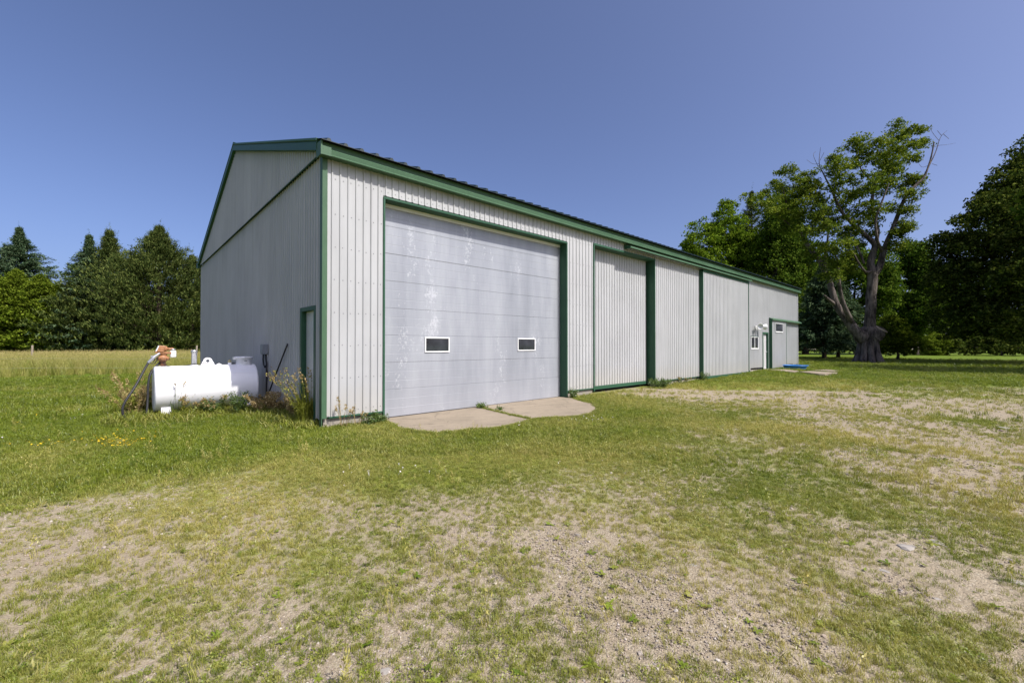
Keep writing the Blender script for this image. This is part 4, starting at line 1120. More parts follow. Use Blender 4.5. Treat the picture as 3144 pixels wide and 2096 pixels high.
deciduous('linden_tree', gbase(2210, 80), lobes_px(2215, 90, 640, 800, 80, 8, 5), 'leaf_mid', 'distant leafy tree half hidden by the huge dark tree at right', 25, .5, 26, 26, 1.0, r0=.4)
rr_ = np.random.default_rng(9)
lob = [(tuple(q(x, y + (45 if y < 450 else 20 if y < 560 else 0), 33 + d)), a * .0333, a * .0333, b * .0333) for x, y, a, b, d in (
    (2440, 560, 210, 200, 1), (2330, 420, 75, 70, 0), (2285, 500, 85, 75, -1), (2235, 590, 80, 60, 0), (2215, 660, 75, 65, 0), (2240, 730, 75, 60, -.5), (2330, 600, 110, 90, -2), (2330, 720, 110, 70, -2),
    (2400, 380, 100, 90, 0), (2440, 300, 90, 80, 1), (2370, 330, 55, 45, 1), (2500, 420, 140, 120, -1), (2480, 700, 170, 80, -2), (2300, 385, 40, 35, 1), (2270, 440, 45, 40, 1), (2180, 560, 40, 30, 1), (2400, 500, 110, 100, -3), (2420, 640, 120, 80, -4), (2600, 560, 200, 220, 1))]
deciduous('maple_tree', gbase(2430, 33), lob, 'leaf_dark', 'huge dense dark-leaved maple cut off by the right edge of the picture', 26, .22, 34, 46, .6, r0=.5)
# maple just beyond the right edge, whose shade lies across the lawn
rs_ = np.random.default_rng(77)
deciduous('maple_tree', (32.8, -14.6, gz1(32.8, -14.6)), blob_lobes((32.8, -14.4, 8.4), (5.0, 4.4, 4.2), 12, rs_, .4), 'leaf_mid', 'maple beyond the right edge whose shade lies across the lawn', 29, .34, 44, 34, .6, r0=.3)
# clipped round bush
deciduous('round_bush', gbase(2062, 42), [(tuple(q(2064, 785, 42)), 1.9, 1.7, 1.3), (tuple(q(2058, 765, 42)), 1.5, 1.4, 1.4), (tuple(q(2050, 745, 42)), 1.0, 1.0, 1.1), (tuple(q(2088, 795, 42)), 1.2, 1.1, .9), (tuple(q(2040, 790, 42)), 1.2, 1.2, 1.1)], 'leaf_bush', 'low rounded yellow-green bush right of the split trunk', 27, .16, 80, 40, .26, r0=.12, cat='bush')
deciduous('round_bush', gbase(2300, 60), [(tuple(q(2310, 790, 60)), 6, 3, 1.6), (tuple(q(2230, 795, 60)), 4, 3, 1.2), (tuple(q(2380, 790, 60)), 5, 3, 1.6)], 'leaf_dark', 'low dark hedge in the shade under the huge dark tree', 28, .3, 40, 26, .45, r0=.15, cat='hedge')
for i, (px, d, rr_, lab) in enumerate(((2008, 50, 1.7, 'low green shrub left of the split trunk under the spruces'), (2150, 62, 2.4, 'green shrub by the road between the round bush and the huge dark tree'))):
    c = q(px, 795, d); deciduous('shrub', gbase(px, d), [(tuple(c), rr_, rr_, rr_ * .8), (tuple(c + Vector((rr_ * .7, 0, .3))), rr_ * .7, rr_ * .7, rr_ * .8), (tuple(c + Vector((-rr_ * .6, .3, -.1))), rr_ * .7, rr_ * .7, rr_ * .7)], 'leaf_bush', lab, 90 + i, .18, 60, 36, .32, r0=.1, cat='shrub')
# spruces right of the shed end and behind the roof
def con(px, top, depth, R_, mat, label, seed, style, **kw):
    b = gbase(px, depth); H = q(px, top, depth).z - b[2]
    return conifer(kw.pop('name', 'spruce_tree' if style == 'spruce' else 'pine_tree' if style == 'pine' else 'cedar_tree'), b, H, R_, M_key(mat), label, seed, style, **kw)
def M_key(k): return k
con(1893, 600, 46, 3.9, 'needle_spruce', 'dark spruce with drooping boughs just right of the shed end', 31, 'spruce', nb=520, ns=22, low=.12, power=.6)
con(1925, 640, 49, 3.6, 'needle_spruce', 'dark spruce left of the split-trunk maple, the nearer to its trunk', 32, 'spruce', nb=480, ns=20, low=.12, power=.6)
con(1683, 478, 75, 4.2, 'needle_spruce', 'tall spruce tip showing above the bright maple behind the shed', 33, 'spruce', nb=360, ns=18, size=.46)
con(1728, 438, 72, 8.0, 'needle_pine', 'dark conifer behind the shed roof between leafy crowns', 34, 'spruce', nb=520, ns=24, size=.42, power=.5)
con(1850, 520, 68, 4.5, 'needle_spruce', 'tall dark conifer behind the left limb of the split-trunk maple', 35, 'spruce', nb=380, ns=18, size=.46)

# ---- conifer row beyond the meadow at left
con(42, 522, 56, 8.0, 'needle_spruce', 'tall blue-green spruce rising above the cedars at far left', 41, 'spruce', nb=760, ns=26, power=.66)
con(-40, 600, 60, 6.5, 'needle_spruce', 'spruce cut off by the left edge of the picture', 42, 'spruce', nb=420, ns=18)
con(203, 540, 50, 5.2, 'needle_spruce', 'slim pointed spruce left of the candelabra-topped pine', 43, 'spruce', nb=600, ns=24, power=.7)
con(250, 524, 51, 4.6, 'needle_pine', 'pine with a candelabra top between the slim spruce and the broad pine', 44, 'pine', nb=460, ns=14)
con(365, 516, 50, 7.0, 'needle_pine', 'broad dark pine, largest of the row left of the shed', 45, 'pine', nb=780, ns=16)
con(305, 590, 53, 4.6, 'needle_pine', 'shorter pine filling the gap left of the broad pine', 46, 'pine', nb=420, ns=14)
con(440, 585, 52, 4.4, 'needle_pine', 'small pine partly hidden behind the shed corner', 47, 'pine', nb=360, ns=14)
con(470, 620, 57, 4.0, 'needle_spruce', 'spruce mostly hidden behind the gable of the shed', 48, 'spruce', nb=300, ns=16)
con(170, 650, 49, 4.2, 'needle_pine', 'bushy pine below the slim spruce, beside the cedars', 49, 'pine', nb=420, ns=14)
for i, (px, top, d, rad, lab) in enumerate(((-25, 640, 50, 4.0, 'yellow-green cedar at the left edge of the picture'), (35, 622, 47, 3.9, 'yellow-green cedar in front of the tall blue-green spruce'),
        (92, 632, 48, 3.5, 'yellow-green cedar right of the tall blue-green spruce'), (135, 655, 49, 2.9, 'shorter yellow-green cedar at the right end of the cedars'))):
    con(px, top, d, rad, 'needle_cedar', lab, 60 + i, 'cedar', nb=620, ns=18, size=.30, group='cedars at the left')
# far wood behind the gaps, one mass on each side
def far_wood(name, x0, x1, top, depth, seed, label):
    r = np.random.default_rng(seed); cc = []; rr = []
    for px in np.arange(x0, x1, 14):
        hgt = (793 - top) * depth / 990 * r.uniform(.75, 1.05)
        b = np.array(q(px, 793, depth + r.uniform(-4, 8))); b[2] = 0
        n = 26; p = b + r.normal(0, 1, (n, 3)) * [2.2, 2.2, 0]; p[:, 2] = r.random(n) * hgt
        cc.append(p); rr.append(r.uniform(.9, 1.7, n))
    pts = clump_points(np.concatenate(cc), np.concatenate(rr), 16, r)
    link_mesh(name, quads_mesh(name, leaf_quads(pts, .8, r)), M['leaf_mid'], kind='stuff', label=label, cat='wood')
far_wood('distant_wood', 1500, 2700, 715, 120, 71, 'distant wood beyond the road behind the trees at right')
far_wood('distant_wood', -200, 560, 690, 85, 72, 'distant wood behind the conifer row at left')
# ================================================================== FENCE
def post(px, depth, h, label):
    b = at(px, 1060, depth); b.z = gz1(b.x, b.y)
    t = empty('fence_post', b, label=label, cat='fence post', group='posts of the wire fence')
    r_p = .055
    MB().tube([b + Vector((0, 0, -.2)), b + Vector((.01, 0, h * .5)), b + Vector((.02, 0, h))], [r_p, r_p * .97, r_p * .92], 10, wob=.04).build('timber', M['wood'], t)
    for z in (.45, .9):
        MB().tube([b + Vector((-.07, -.03, z)), b + Vector((.03, -.05, z + .01))], .016, 6).build('insulator', M['rubber'], t)
    return b
p1 = post(98, 27.0, 1.56, 'weathered fence post in the tall grass below the cedars')
p2 = post(603, 27.5, 1.52, 'weathered fence post at the far corner of the shed')
p1 = at(98, 1060, 20.6); p2 = at(603, 1060, 23.0)      # the strands run a little in front of the tall grass
wd = (p2 - p1).normalized()
for z, lab in ((.92, 'upper strand of thin fence wire across the meadow'), (.47, 'lower strand of thin fence wire across the meadow')):
    pts = []
    for i in range(30):
        t = -18 + i * 1.1
        p = p1 + wd * t; s = ((t % 7) - 3.5) / 3.5
        pts.append(Vector((p.x, p.y - .07, gz1(p.x, p.y) + z - .04 * (1 - s * s))))
    MB().tube(pts, .0028, 5).build('fence_wire', M['wire'], None, label=lab, cat='wire', group='strands of the wire fence')

# ================================================================== STONES
def stone_mesh(seed):
    r = random.Random(seed); bm = bmesh.new(); bmesh.ops.create_icosphere(bm, subdivisions=2, radius=1)
    ph = [r.uniform(0, 6) for _ in range(6)]
    for v in bm.verts:
        c = v.co; d = 1 + .16 * math.sin(3 * c.x + ph[0]) + .13 * math.sin(4 * c.y + ph[1]) + .1 * math.sin(5 * c.z + 3 * c.x + ph[2])
        d += r.uniform(-.09, .09); v.co = Vector((c.x * d, c.y * d * .72, max(-.3, min(.26, c.z * d * .42)) + r.uniform(-.02, .02)))
    me = bpy.data.meshes.new('stone'); bm.to_mesh(me); bm.free(); me.materials.append(M['stone']); return me
SM = [stone_mesh(i) for i in range(6)]
A2 = lambda x, y: (1000 + x * .5714, 1200 + y * .5714)
A3 = lambda x, y: (2000 + x * .635, 1100 + y * .635)
A1 = lambda x, y: (x * .5714, 1200 + y * .5714)
stones = [(A2(440, 680), 18), (A2(1055, 708), 12), (A2(1220, 680), 24), (A2(1075, 745), 20), (A2(1190, 803), 16), (A2(1355, 775), 16), (A2(1605, 788), 26), (A2(625, 1048), 20), (A2(790, 1098), 20), (A2(315, 1515), 50), (A2(1005, 1110), 14), (A2(1630, 1155), 12), (A2(700, 1035), 22),
          (A3(735, 278), 18), (A3(930, 460), 22), (A3(395, 660), 26), (A3(635, 668), 18), (A3(645, 780), 12), (A3(770, 873), 24), (A3(1360, 787), 44), (A3(1235, 915), 60), (A3(1375, 900), 50), (A3(1290, 845), 36), (A3(1125, 1025), 30), (A3(1775, 1085), 56), (A3(720, 1005), 24), (A3(205, 1010), 30), (A3(1145, 1430), 26), (A3(1390, 1160), 30), (A3(1145, 1155), 20), (A3(335, 1360), 18), (A3(1715, 345), 40),
          (A1(345, 655), 18), (A1(1050, 665), 36), (A1(735, 1082), 44), (A1(1500, 1125), 20), (A1(1313, 768), 10)]
for i, ((px, py), wpx) in enumerate(stones):
    p = on_g(px, py, -.22); z = gz1(p.x, p.y); dpt = (p - CAM).dot(FW); s = wpx * dpt / FPX * .5
    o = bpy.data.objects.new('stone', SM[i % 6]); COL.objects.link(o)
    o.location = (p.x, p.y, z + .02 * s); o.scale = (s * .9, s * random.uniform(.8, 1.1), s * random.uniform(.6, 1.0)); o.rotation_euler = (random.uniform(-.1, .1), random.uniform(-.1, .1), random.uniform(0, 6.28))
    lab = {9: 'large pale stone at the bottom edge of the picture left of centre', 20: 'largest pale flat stone in the gravel at right', 24: 'broad pale stone at the right edge of the gravel yard',
           31: 'pale flat stone far back at the right edge of the yard', 13: 'small pale stone on the sandy strip before the far end of the shed', 34: 'long pale stone in the left foreground', 33: 'pale stone in the worn grass left of centre'}.get(i, 'small pale stone half sunk in the gravel yard')
    tagp(o, lab, 'stone', 'loose stones in the gravel yard')

# ================================================================== GRASS, WEEDS, GRAVEL (scattered instances)
def proto_collection(name, meshes, mat):
    c = bpy.data.collections.new(name)
    for i, me in enumerate(meshes):
        if len(me.materials) == 0: me.materials.append(mat)
        o = bpy.data.objects.new(f'{name}_{i:02d}', me); c.objects.link(o)
    return c
def scatter(name, pts, scale, coll, nproto, label, cat, dry=None, tilt=.15, seed=0, up_tilt=True):
    r = np.random.default_rng(seed); n = len(pts)
    me = bpy.data.meshes.new(name); me.vertices.add(n); me.vertices.foreach_set('co', np.asarray(pts, np.float32).ravel())
    rot = np.stack([r.normal(0, tilt, n), r.normal(0, tilt, n), r.uniform(0, 6.283, n)], 1).astype(np.float32)
    a = me.attributes.new('rot', 'FLOAT_VECTOR', 'POINT'); a.data.foreach_set('vector', rot.ravel())
    a = me.attributes.new('scl', 'FLOAT', 'POINT'); a.data.foreach_set('value', np.asarray(scale, np.float32))
    a = me.attributes.new('pick', 'INT', 'POINT'); a.data.foreach_set('value', r.integers(0, nproto, n).astype(np.int32))
    a = me.attributes.new('dry', 'FLOAT', 'POINT'); a.data.foreach_set('value', np.zeros(n, np.float32) if dry is None else np.asarray(dry, np.float32))
    o = bpy.data.objects.new(name, me); COL.objects.link(o); tagp(o, label, cat, kind='stuff')
    ng = bpy.data.node_groups.new(name, 'GeometryNodeTree')
    ng.interface.new_socket('Geometry', in_out='INPUT', socket_type='NodeSocketGeometry'); ng.interface.new_socket('Geometry', in_out='OUTPUT', socket_type='NodeSocketGeometry')
    gi = ng.nodes.new('NodeGroupInput'); go = ng.nodes.new('NodeGroupOutput')
    ip = ng.nodes.new('GeometryNodeInstanceOnPoints'); ci = ng.nodes.new('GeometryNodeCollectionInfo')
    ci.inputs['Collection'].default_value = coll; ci.inputs['Separate Children'].default_value = True; ci.inputs['Reset Children'].default_value = True
    def attr(nm, typ):
        x = ng.nodes.new('GeometryNodeInputNamedAttribute'); x.data_type = typ; x.inputs['Name'].default_value = nm; return x.outputs['Attribute']
    ng.links.new(gi.outputs[0], ip.inputs['Points']); ng.links.new(ci.outputs[0], ip.inputs['Instance'])
    ip.inputs['Pick Instance'].default_value = True
    ng.links.new(attr('pick', 'INT'), ip.inputs['Instance Index'])
    e2r = ng.nodes.new('FunctionNodeEulerToRotation'); ng.links.new(attr('rot', 'FLOAT_VECTOR'), e2r.inputs[0]); ng.links.new(e2r.outputs[0], ip.inputs['Rotation'])
    ng.links.new(attr('scl', 'FLOAT'), ip.inputs['Scale'])
    ng.links.new(ip.outputs[0], go.inputs[0])
    md = o.modifiers.new('scatter', 'NODES'); md.node_group = ng
    return o

def blades_mesh(name, n, h, wd_, spread, lean, seed, droop=.35, seeds=0):
    """grass tuft: each blade two bent segments; optional seed heads"""
    r = np.random.default_rng(seed); V = []; Fc = []
    for i in range(n):
        a = r.uniform(0, 6.283); b = r.uniform(0, 6.283); rr = spread * r.random() ** .5
        x, y = rr * math.cos(a), rr * math.sin(a); hh = h * r.uniform(.45, 1.15); ln_ = lean * r.uniform(.2, 1.3) * hh
        dx, dy = math.cos(b) * ln_, math.sin(b) * ln_; sx, sy = -math.sin(b) * wd_ / 2, math.cos(b) * wd_ / 2
        k = len(V)
        V += [(x - sx, y - sy, -.01), (x + sx, y + sy, -.01), (x + dx * .35 - sx * .85, y + dy * .35 - sy * .85, hh * .6), (x + dx * .35 + sx * .85, y + dy * .35 + sy * .85, hh * .6), (x + dx, y + dy, hh * (1 - droop * r.random()))]
        Fc += [(k, k + 1, k + 3, k + 2), (k + 2, k + 3, k + 4)]
        if i < seeds:
            tp_ = np.array([x + dx, y + dy, hh]); 
            for s_ in range(7):
                c = tp_ + [r.normal(0, .012), r.normal(0, .012), -.012 + .022 * s_]
                e = r.normal(size=3); e[2] = abs(e[2]) + .6; e /= np.linalg.norm(e); p = np.cross(e, r.normal(size=3)); p /= np.linalg.norm(p)
                k = len(V); V += [tuple(c), tuple(c + e * .02 + p * .007), tuple(c + e * .045), tuple(c + e * .02 - p * .007)]; Fc.append((k, k + 1, k + 2, k + 3))
    me = bpy.data.meshes.new(name); me.from_pydata(V, [], Fc); me.update(); return me
def rosette_mesh(name, n, ln_, wd_, seed, up=.35):
    r = np.random.default_rng(seed); V = []; Fc = []
    for i in range(n):
        a = r.uniform(0, 6.283); l = ln_ * r.uniform(.5, 1.15); el = up * r.uniform(.2, 1.6); wv = wd_ * r.uniform(.7, 1.2)
        o = np.array([math.cos(a), math.sin(a), 0]); s = np.array([-math.sin(a), math.cos(a), 0])
        st = np.array([r.normal(0, .008), r.normal(0, .008), .004])
        def P_(t, sd): return tuple(st + o * l * t * math.cos(el) + s * wv * sd + np.array([0, 0, l * t * math.sin(el) - l * .35 * t * t * (el > .3)]))
        k = len(V); V += [P_(0, 0), P_(.35, .5), P_(.35, -.5), P_(.75, .42), P_(.75, -.42), P_(1, 0)]
        Fc += [(k, k + 1, k + 2), (k + 1, k + 3, k + 4, k + 2), (k + 3, k + 5, k + 4)]
    me = bpy.data.meshes.new(name); me.from_pydata(V, [], Fc); me.update(); return me
def mat_of_leaves(name, n, spread, h, size, seed):
    """low clover-like mat: small leaflets held flat at different heights"""
    r = np.random.default_rng(seed)
    a = r.uniform(0, 6.283, n); rr = spread * np.sqrt(r.random(n))
    c = np.stack([rr * np.cos(a), rr * np.sin(a), h * r.uniform(.1, 1, n) * (1 - .5 * (rr / spread) ** 2)], 1)
    return quads_mesh(name, leaf_quads(c, size, r, None, .8, .75))

M['grass'] = mat_leaf('lawn_grass_blades', ((.088, .125, .010), (.160, .208, .016), (.240, .278, .026)), .35, dryc=(.48, .41, .13), instancer=True, gloss=.03, nscale=.6)
M['clover'] = mat_leaf('clover_leaves', ((.075, .122, .010), (.138, .200, .016), (.215, .268, .026)), .3, dryc=(.42, .38, .11), instancer=True, gloss=.03, nscale=.6)
M['meadow'] = mat_leaf('meadow_hay', ((.165, .215, .034), (.285, .310, .058), (.44, .41, .12)), .35, dryc=(.50, .40, .17), instancer=True, gloss=.02, nscale=.15)
M['straw'] = mat_leaf('dry_weed_straw', ((.20, .135, .055), (.36, .26, .11), (.52, .41, .20)), .3, gloss=.02)
M['tallgrass'] = mat_leaf('tall_grass_leaves', ((.130, .155, .020), (.240, .260, .036), (.400, .390, .080)), .35, gloss=.02)
M['weedgreen'] = mat_leaf('weed_leaves', ((0.045, 0.083, 0.018), (0.090, 0.143, 0.030), (0.158, 0.217, 0.053)), .3, gloss=.03)
M['gravel'], t_, o_ = new_mat('gravel_pebbles')
oi_ = N(t_, 'ShaderNodeObjectInfo')
rc_ = ramp(t_, [(0, (.16, .135, .12)), (.25, (.27, .215, .165)), (.5, (.32, .26, .20)), (.72, (.25, .225, .20)), (.88, (.38, .32, .26)), (1, (.45, .41, .36))], oi_.outputs['Random'])
nn_ = noise(t_, wpos(t_), 70, 3); principled(t_, o_, rc_.outputs[0], .9, 0, .2, nn_.outputs[0], .2, .004)
M['yellow'] = mat_simple('yellow_petals', (.80, .52, .015), .6, var=.1)
M['petal'] = mat_simple('white_clover_petals', (.62, .58, .54), .7, var=.1)

C_grass = proto_collection('grass_tuft', [blades_mesh(f'grass_tuft{i}', 20, .075, .0052, .065, .75, 100 + i) for i in range(5)], M['grass'])
C_stalk = proto_collection('stalk_tuft', [blades_mesh(f'stalk_tuft{i}', 16, .16, .0042, .045, .45, 140 + i, .15, 3) for i in range(4)], M['grass'])
C_clov = proto_collection('clover_mat', [mat_of_leaves(f'clover_mat{i}', 46, .085, .03, .019, 120 + i) for i in range(4)], M['clover'])
C_ros = proto_collection('weed_rosette', [rosette_mesh(f'weed_rosette{i}', 9, .07, .026, 130 + i) for i in range(4)], M['clover'])
C_mead = proto_collection('meadow_tuft', [blades_mesh(f'meadow_tuft{i}', 26, .95, .016, .24, .32, 150 + i, .12, 13) for i in range(4)], M['meadow'])
peb = []
for i in range(6):
    bm = bmesh.new(); bmesh.ops.create_icosphere(bm, subdivisions=1, radius=1); rp = random.Random(i)
    for v in bm.verts: v.co = Vector((v.co.x * rp.uniform(.75, 1.2), v.co.y * rp.uniform(.6, 1.0), v.co.z * rp.uniform(.45, .7)))
    me = bpy.data.meshes.new(f'pebble{i}'); bm.to_mesh(me); bm.free(); peb.append(me)
C_peb = proto_collection('pebble', peb, M['gravel'])

YAW = math.atan2(F0.y, F0.x)
def fan(n, r0, r1, half, seed, power=1.0):
    """points over a sector of the yard, even in area for power 1, denser near for smaller"""
    r = np.random.default_rng(seed)
    u = r.random(n); e = 2 * power
    rad = (r0 ** e + (r1 ** e - r0 ** e) * u) ** (1 / e)
    a = YAW + r.uniform(-half, half, n)
    return CAM.x + rad * np.cos(a), CAM.y + rad * np.sin(a), rad
def free(X, Y):
    """not inside the shed, the tank or on concrete"""
    ok = ~((X > -.02) & (Y > -.0) & (Y < 15.3) & (X < 30.4))
    for P_ in SLABS:
        lo, hi = P_.min(0), P_.max(0); m = (X > lo[0]) & (X < hi[0]) & (Y > lo[1]) & (Y < hi[1])
        xi, yi = X[m], Y[m]; ins = np.zeros(len(xi), bool)
        for (x0, y0), (x1, y1) in zip(P_, np.roll(P_, -1, 0)):
            c = (y0 > yi) != (y1 > yi); ins ^= c & (xi < (x1 - x0) * (yi - y0) / (y1 - y0 + 1e-12) + x0)
        ok[np.nonzero(m)[0][ins]] = False
    ok &= ~(np.hypot(X - pc.x, Y - pc.y) < .68)
    return ok
H_ = 1.25
def zg(X, Y): return gz(X, Y) + .012
# turf tufts, near to middle distance
sets = []
for (n, r0, r1, sc0, seed) in ((80000, 1.2, 6, .46, 1), (90000, 6, 13, .8, 2), (60000, 13, 30, 1.35, 3), (30000, 30, 62, 2.2, 4)):
    X, Y, rad = fan(n, r0, r1, H_, seed, .75)
    g_ = grassiness(X, Y); r = np.random.default_rng(seed + 50)
    keep = free(X, Y) & (r.random(n) < np.clip((g_ - .08) * 1.25, .15, 1)) & ~((Y > 21.5) & (X < 3))
    X, Y, g_ = X[keep], Y[keep], g_[keep]
    s = sc0 * r.uniform(.55, 1.25, len(X)) * (.62 + .5 * g_) * (.7 + .6 * fbm(X, Y, .8, 2))
    d = np.clip((fbm(X + 9, Y + 70, .55, 3) - .42) * 1.1 + .03 + (1 - g_) * .35 + r.normal(0, .16, len(X)) + .12 - .34 * fresh(X, Y), 0, .92)
    sets.append((X, Y, s, d))
X = np.concatenate([a[0] for a in sets]); Y = np.concatenate([a[1] for a in sets]); S = np.concatenate([a[2] for a in sets]); D = np.concatenate([a[3] for a in sets])
scatter('lawn_grass', np.stack([X, Y, zg(X, Y)], 1), S, C_grass, 5, 'short patchy grass over the yard', 'grass', D, .2, 1)
# clover and low broad leaves
sets = []
for (n, r0, r1, sc0, seed) in ((24000, 1.2, 6, .5, 11), (26000, 6, 14, .95, 12), (16000, 14, 34, 1.6, 13)):
    X, Y, rad = fan(n, r0, r1, H_, seed, .75)
    g_ = grassiness(X, Y); r = np.random.default_rng(seed + 50)
    keep = free(X, Y) & (r.random(n) < np.clip((g_ - .25) * 1.2, .01, 1) * smooth(.36, .6, fbm(X + 5, Y + 3, .7, 3)))
    X, Y, g_ = X[keep], Y[keep], g_[keep]
    sets.append((X, Y, sc0 * r.uniform(.6, 1.3, len(X)), np.clip(r.normal(.12, .15, len(X)) + (1 - g_) * .2 + .12 - .25 * fresh(X, Y), 0, .8)))
X = np.concatenate([a[0] for a in sets]); Y = np.concatenate([a[1] for a in sets]); S = np.concatenate([a[2] for a in sets]); D = np.concatenate([a[3] for a in sets])
scatter('clover', np.stack([X, Y, zg(X, Y)], 1), S, C_clov, 4, 'low clover and leafy ground cover in the turf', 'ground cover', D, .1, 2)
# small weeds in the gravel
X, Y, rad = fan(3400, 1.2, 14, H_, 21, .7); g_ = grassiness(X, Y); r = np.random.default_rng(77)
k = free(X, Y) & (r.random(len(X)) < .25 + .5 * g_); X, Y = X[k], Y[k]
scatter('yard_weeds', np.stack([X, Y, zg(X, Y)], 1), r.uniform(.25, .7, len(X)), C_ros, 4, 'small broad-leaved weeds dotted over the gravel', 'weeds', np.clip(r.normal(.1, .2, len(X)), 0, .7), .1, 3)
# taller stalks and dry bents
X, Y, rad = fan(6000, 1.3, 14, H_, 23, .7); g_ = grassiness(X, Y); r = np.random.default_rng(78)
k = free(X, Y) & (r.random(len(X)) < (.12 + .5 * smooth(.5, .72, fbm(X + 40, Y, .9, 3)))); X, Y = X[k], Y[k]
scatter('dry_bents', np.stack([X, Y, zg(X, Y)], 1), r.uniform(.3, .7, len(X)), C_stalk, 4, 'thin dry grass stalks standing in the yard', 'grass', np.clip(r.normal(.55, .25, len(X)), 0, 1), .2, 4)
# pebbles
sets = []
for (n, r0, r1, a_, b_, seed) in ((52000, 1.2, 4.5, .0035, .010, 31), (42000, 4.5, 10, .006, .015, 32), (9000, 10, 22, .012, .026, 33)):
    X, Y, rad = fan(n, r0, r1, H_, seed, .75); g_ = grassiness(X, Y); r = np.random.default_rng(seed)
    k = free(X, Y) & (r.random(n) < np.clip(1.05 - 1.15 * g_, 0, 1) * (.35 + .9 * fbm(X, Y, 1.3, 3))); X, Y = X[k], Y[k]
    s = a_ + (b_ - a_) * r.random(len(X)) ** 3; s *= np.where(r.random(len(X)) < .02, 1.9, 1)
    sets.append((X, Y, s))
X = np.concatenate([a[0] for a in sets]); Y = np.concatenate([a[1] for a in sets]); S = np.concatenate([a[2] for a in sets])
scatter('gravel', np.stack([X, Y, gz(X, Y) + .006 + S * .2], 1), S, C_peb, 6, 'loose tan and grey gravel in the yard', 'gravel', None, .3, 5)
# tall meadow at left, beyond the mown strip
r = np.random.default_rng(5); n = 15000
Y = 21.9 + 26 * r.random(n) ** 1.15; X = -34 + 37 * r.random(n)
k = (X < 1.0 + .1 * (Y - 22)) & (Y > 22.2 + .5 * np.sin(X * .9) - .02 * X) ; X, Y = X[k], Y[k]
S = r.uniform(.6, 1.1, len(X)) * smooth(21.6, 25, Y) * .45 + .5 * r.uniform(.8, 1.1, len(X))
scatter('meadow_grass', np.stack([X, Y, gz(X, Y)], 1), S, C_mead, 4, 'tall seeding meadow grass beyond the mown strip at left', 'meadow', np.clip(.15 + .55 * smooth(23, 32, Y) + r.normal(0, .2, len(X)), 0, 1), .12, 6)
# yellow trefoil and white clover flowers
def flower_mesh(name, n, h, seed, stem=.002, ps=.013):
    r = np.random.default_rng(seed); mb = MB()
    for i in range(n):
        a = i * 6.283 / n; o = np.array([math.cos(a), math.sin(a), .35]); s = np.array([-math.sin(a), math.cos(a), 0]); c = np.array([0, 0, h])
        mb.add([tuple(c), tuple(c + o * ps * .6 + s * ps * .45), tuple(c + o * ps), tuple(c + o * ps * .6 - s * ps * .45)], [(0, 1, 2, 3)])
    mb.tube([(0, 0, 0), (0, 0, h)], stem, 4, cap=False)
    return mb.mesh(name)
C_yel = proto_collection('trefoil', [flower_mesh(f'trefoil{i}', 6, .05 + .012 * i, i, ps=.020) for i in range(3)], M['yellow'])
C_whi = proto_collection('clover_flower', [flower_mesh(f'clover_flower{i}', 9, .05 + .01 * i, i, ps=.012) for i in range(3)], M['petal'])
r = np.random.default_rng(6); pts = []
for (px, py, sx, sy, n) in ((350, 1358, 48, 10, 105), (360, 1345, 60, 12, 40), (150, 1365, 60, 6, 26), (480, 1338, 30, 8, 8), (60, 1290, 60, 14, 10), (400, 1240, 60, 20, 5)):
    for i in range(n):
        p = on_g(px + r.normal(0, sx * .8), py + r.normal(0, sy * .8), -.2); pts.append((p.x, p.y, gz1(p.x, p.y) + .01))
scatter('trefoil_flowers', pts, r.uniform(.45, .85, len(pts)), C_yel, 3, 'yellow trefoil flowers in the lawn left of the shed', 'flowers', None, .3, 7)
X, Y, rad = fan(5200, 5, 17, H_, 41, .8); g_ = grassiness(X, Y)
k = free(X, Y) & (g_ > .75) & (r.random(len(X)) < smooth(.5, .68, fbm(X + 3, Y + 60, .55, 2))); X, Y = X[k], Y[k]
scatter('clover_flowers', np.stack([X, Y, zg(X, Y)], 1), r.uniform(.6, 1.1, len(X)), C_whi, 3, 'white clover blossoms scattered through the turf', 'flowers', None, .3, 8)

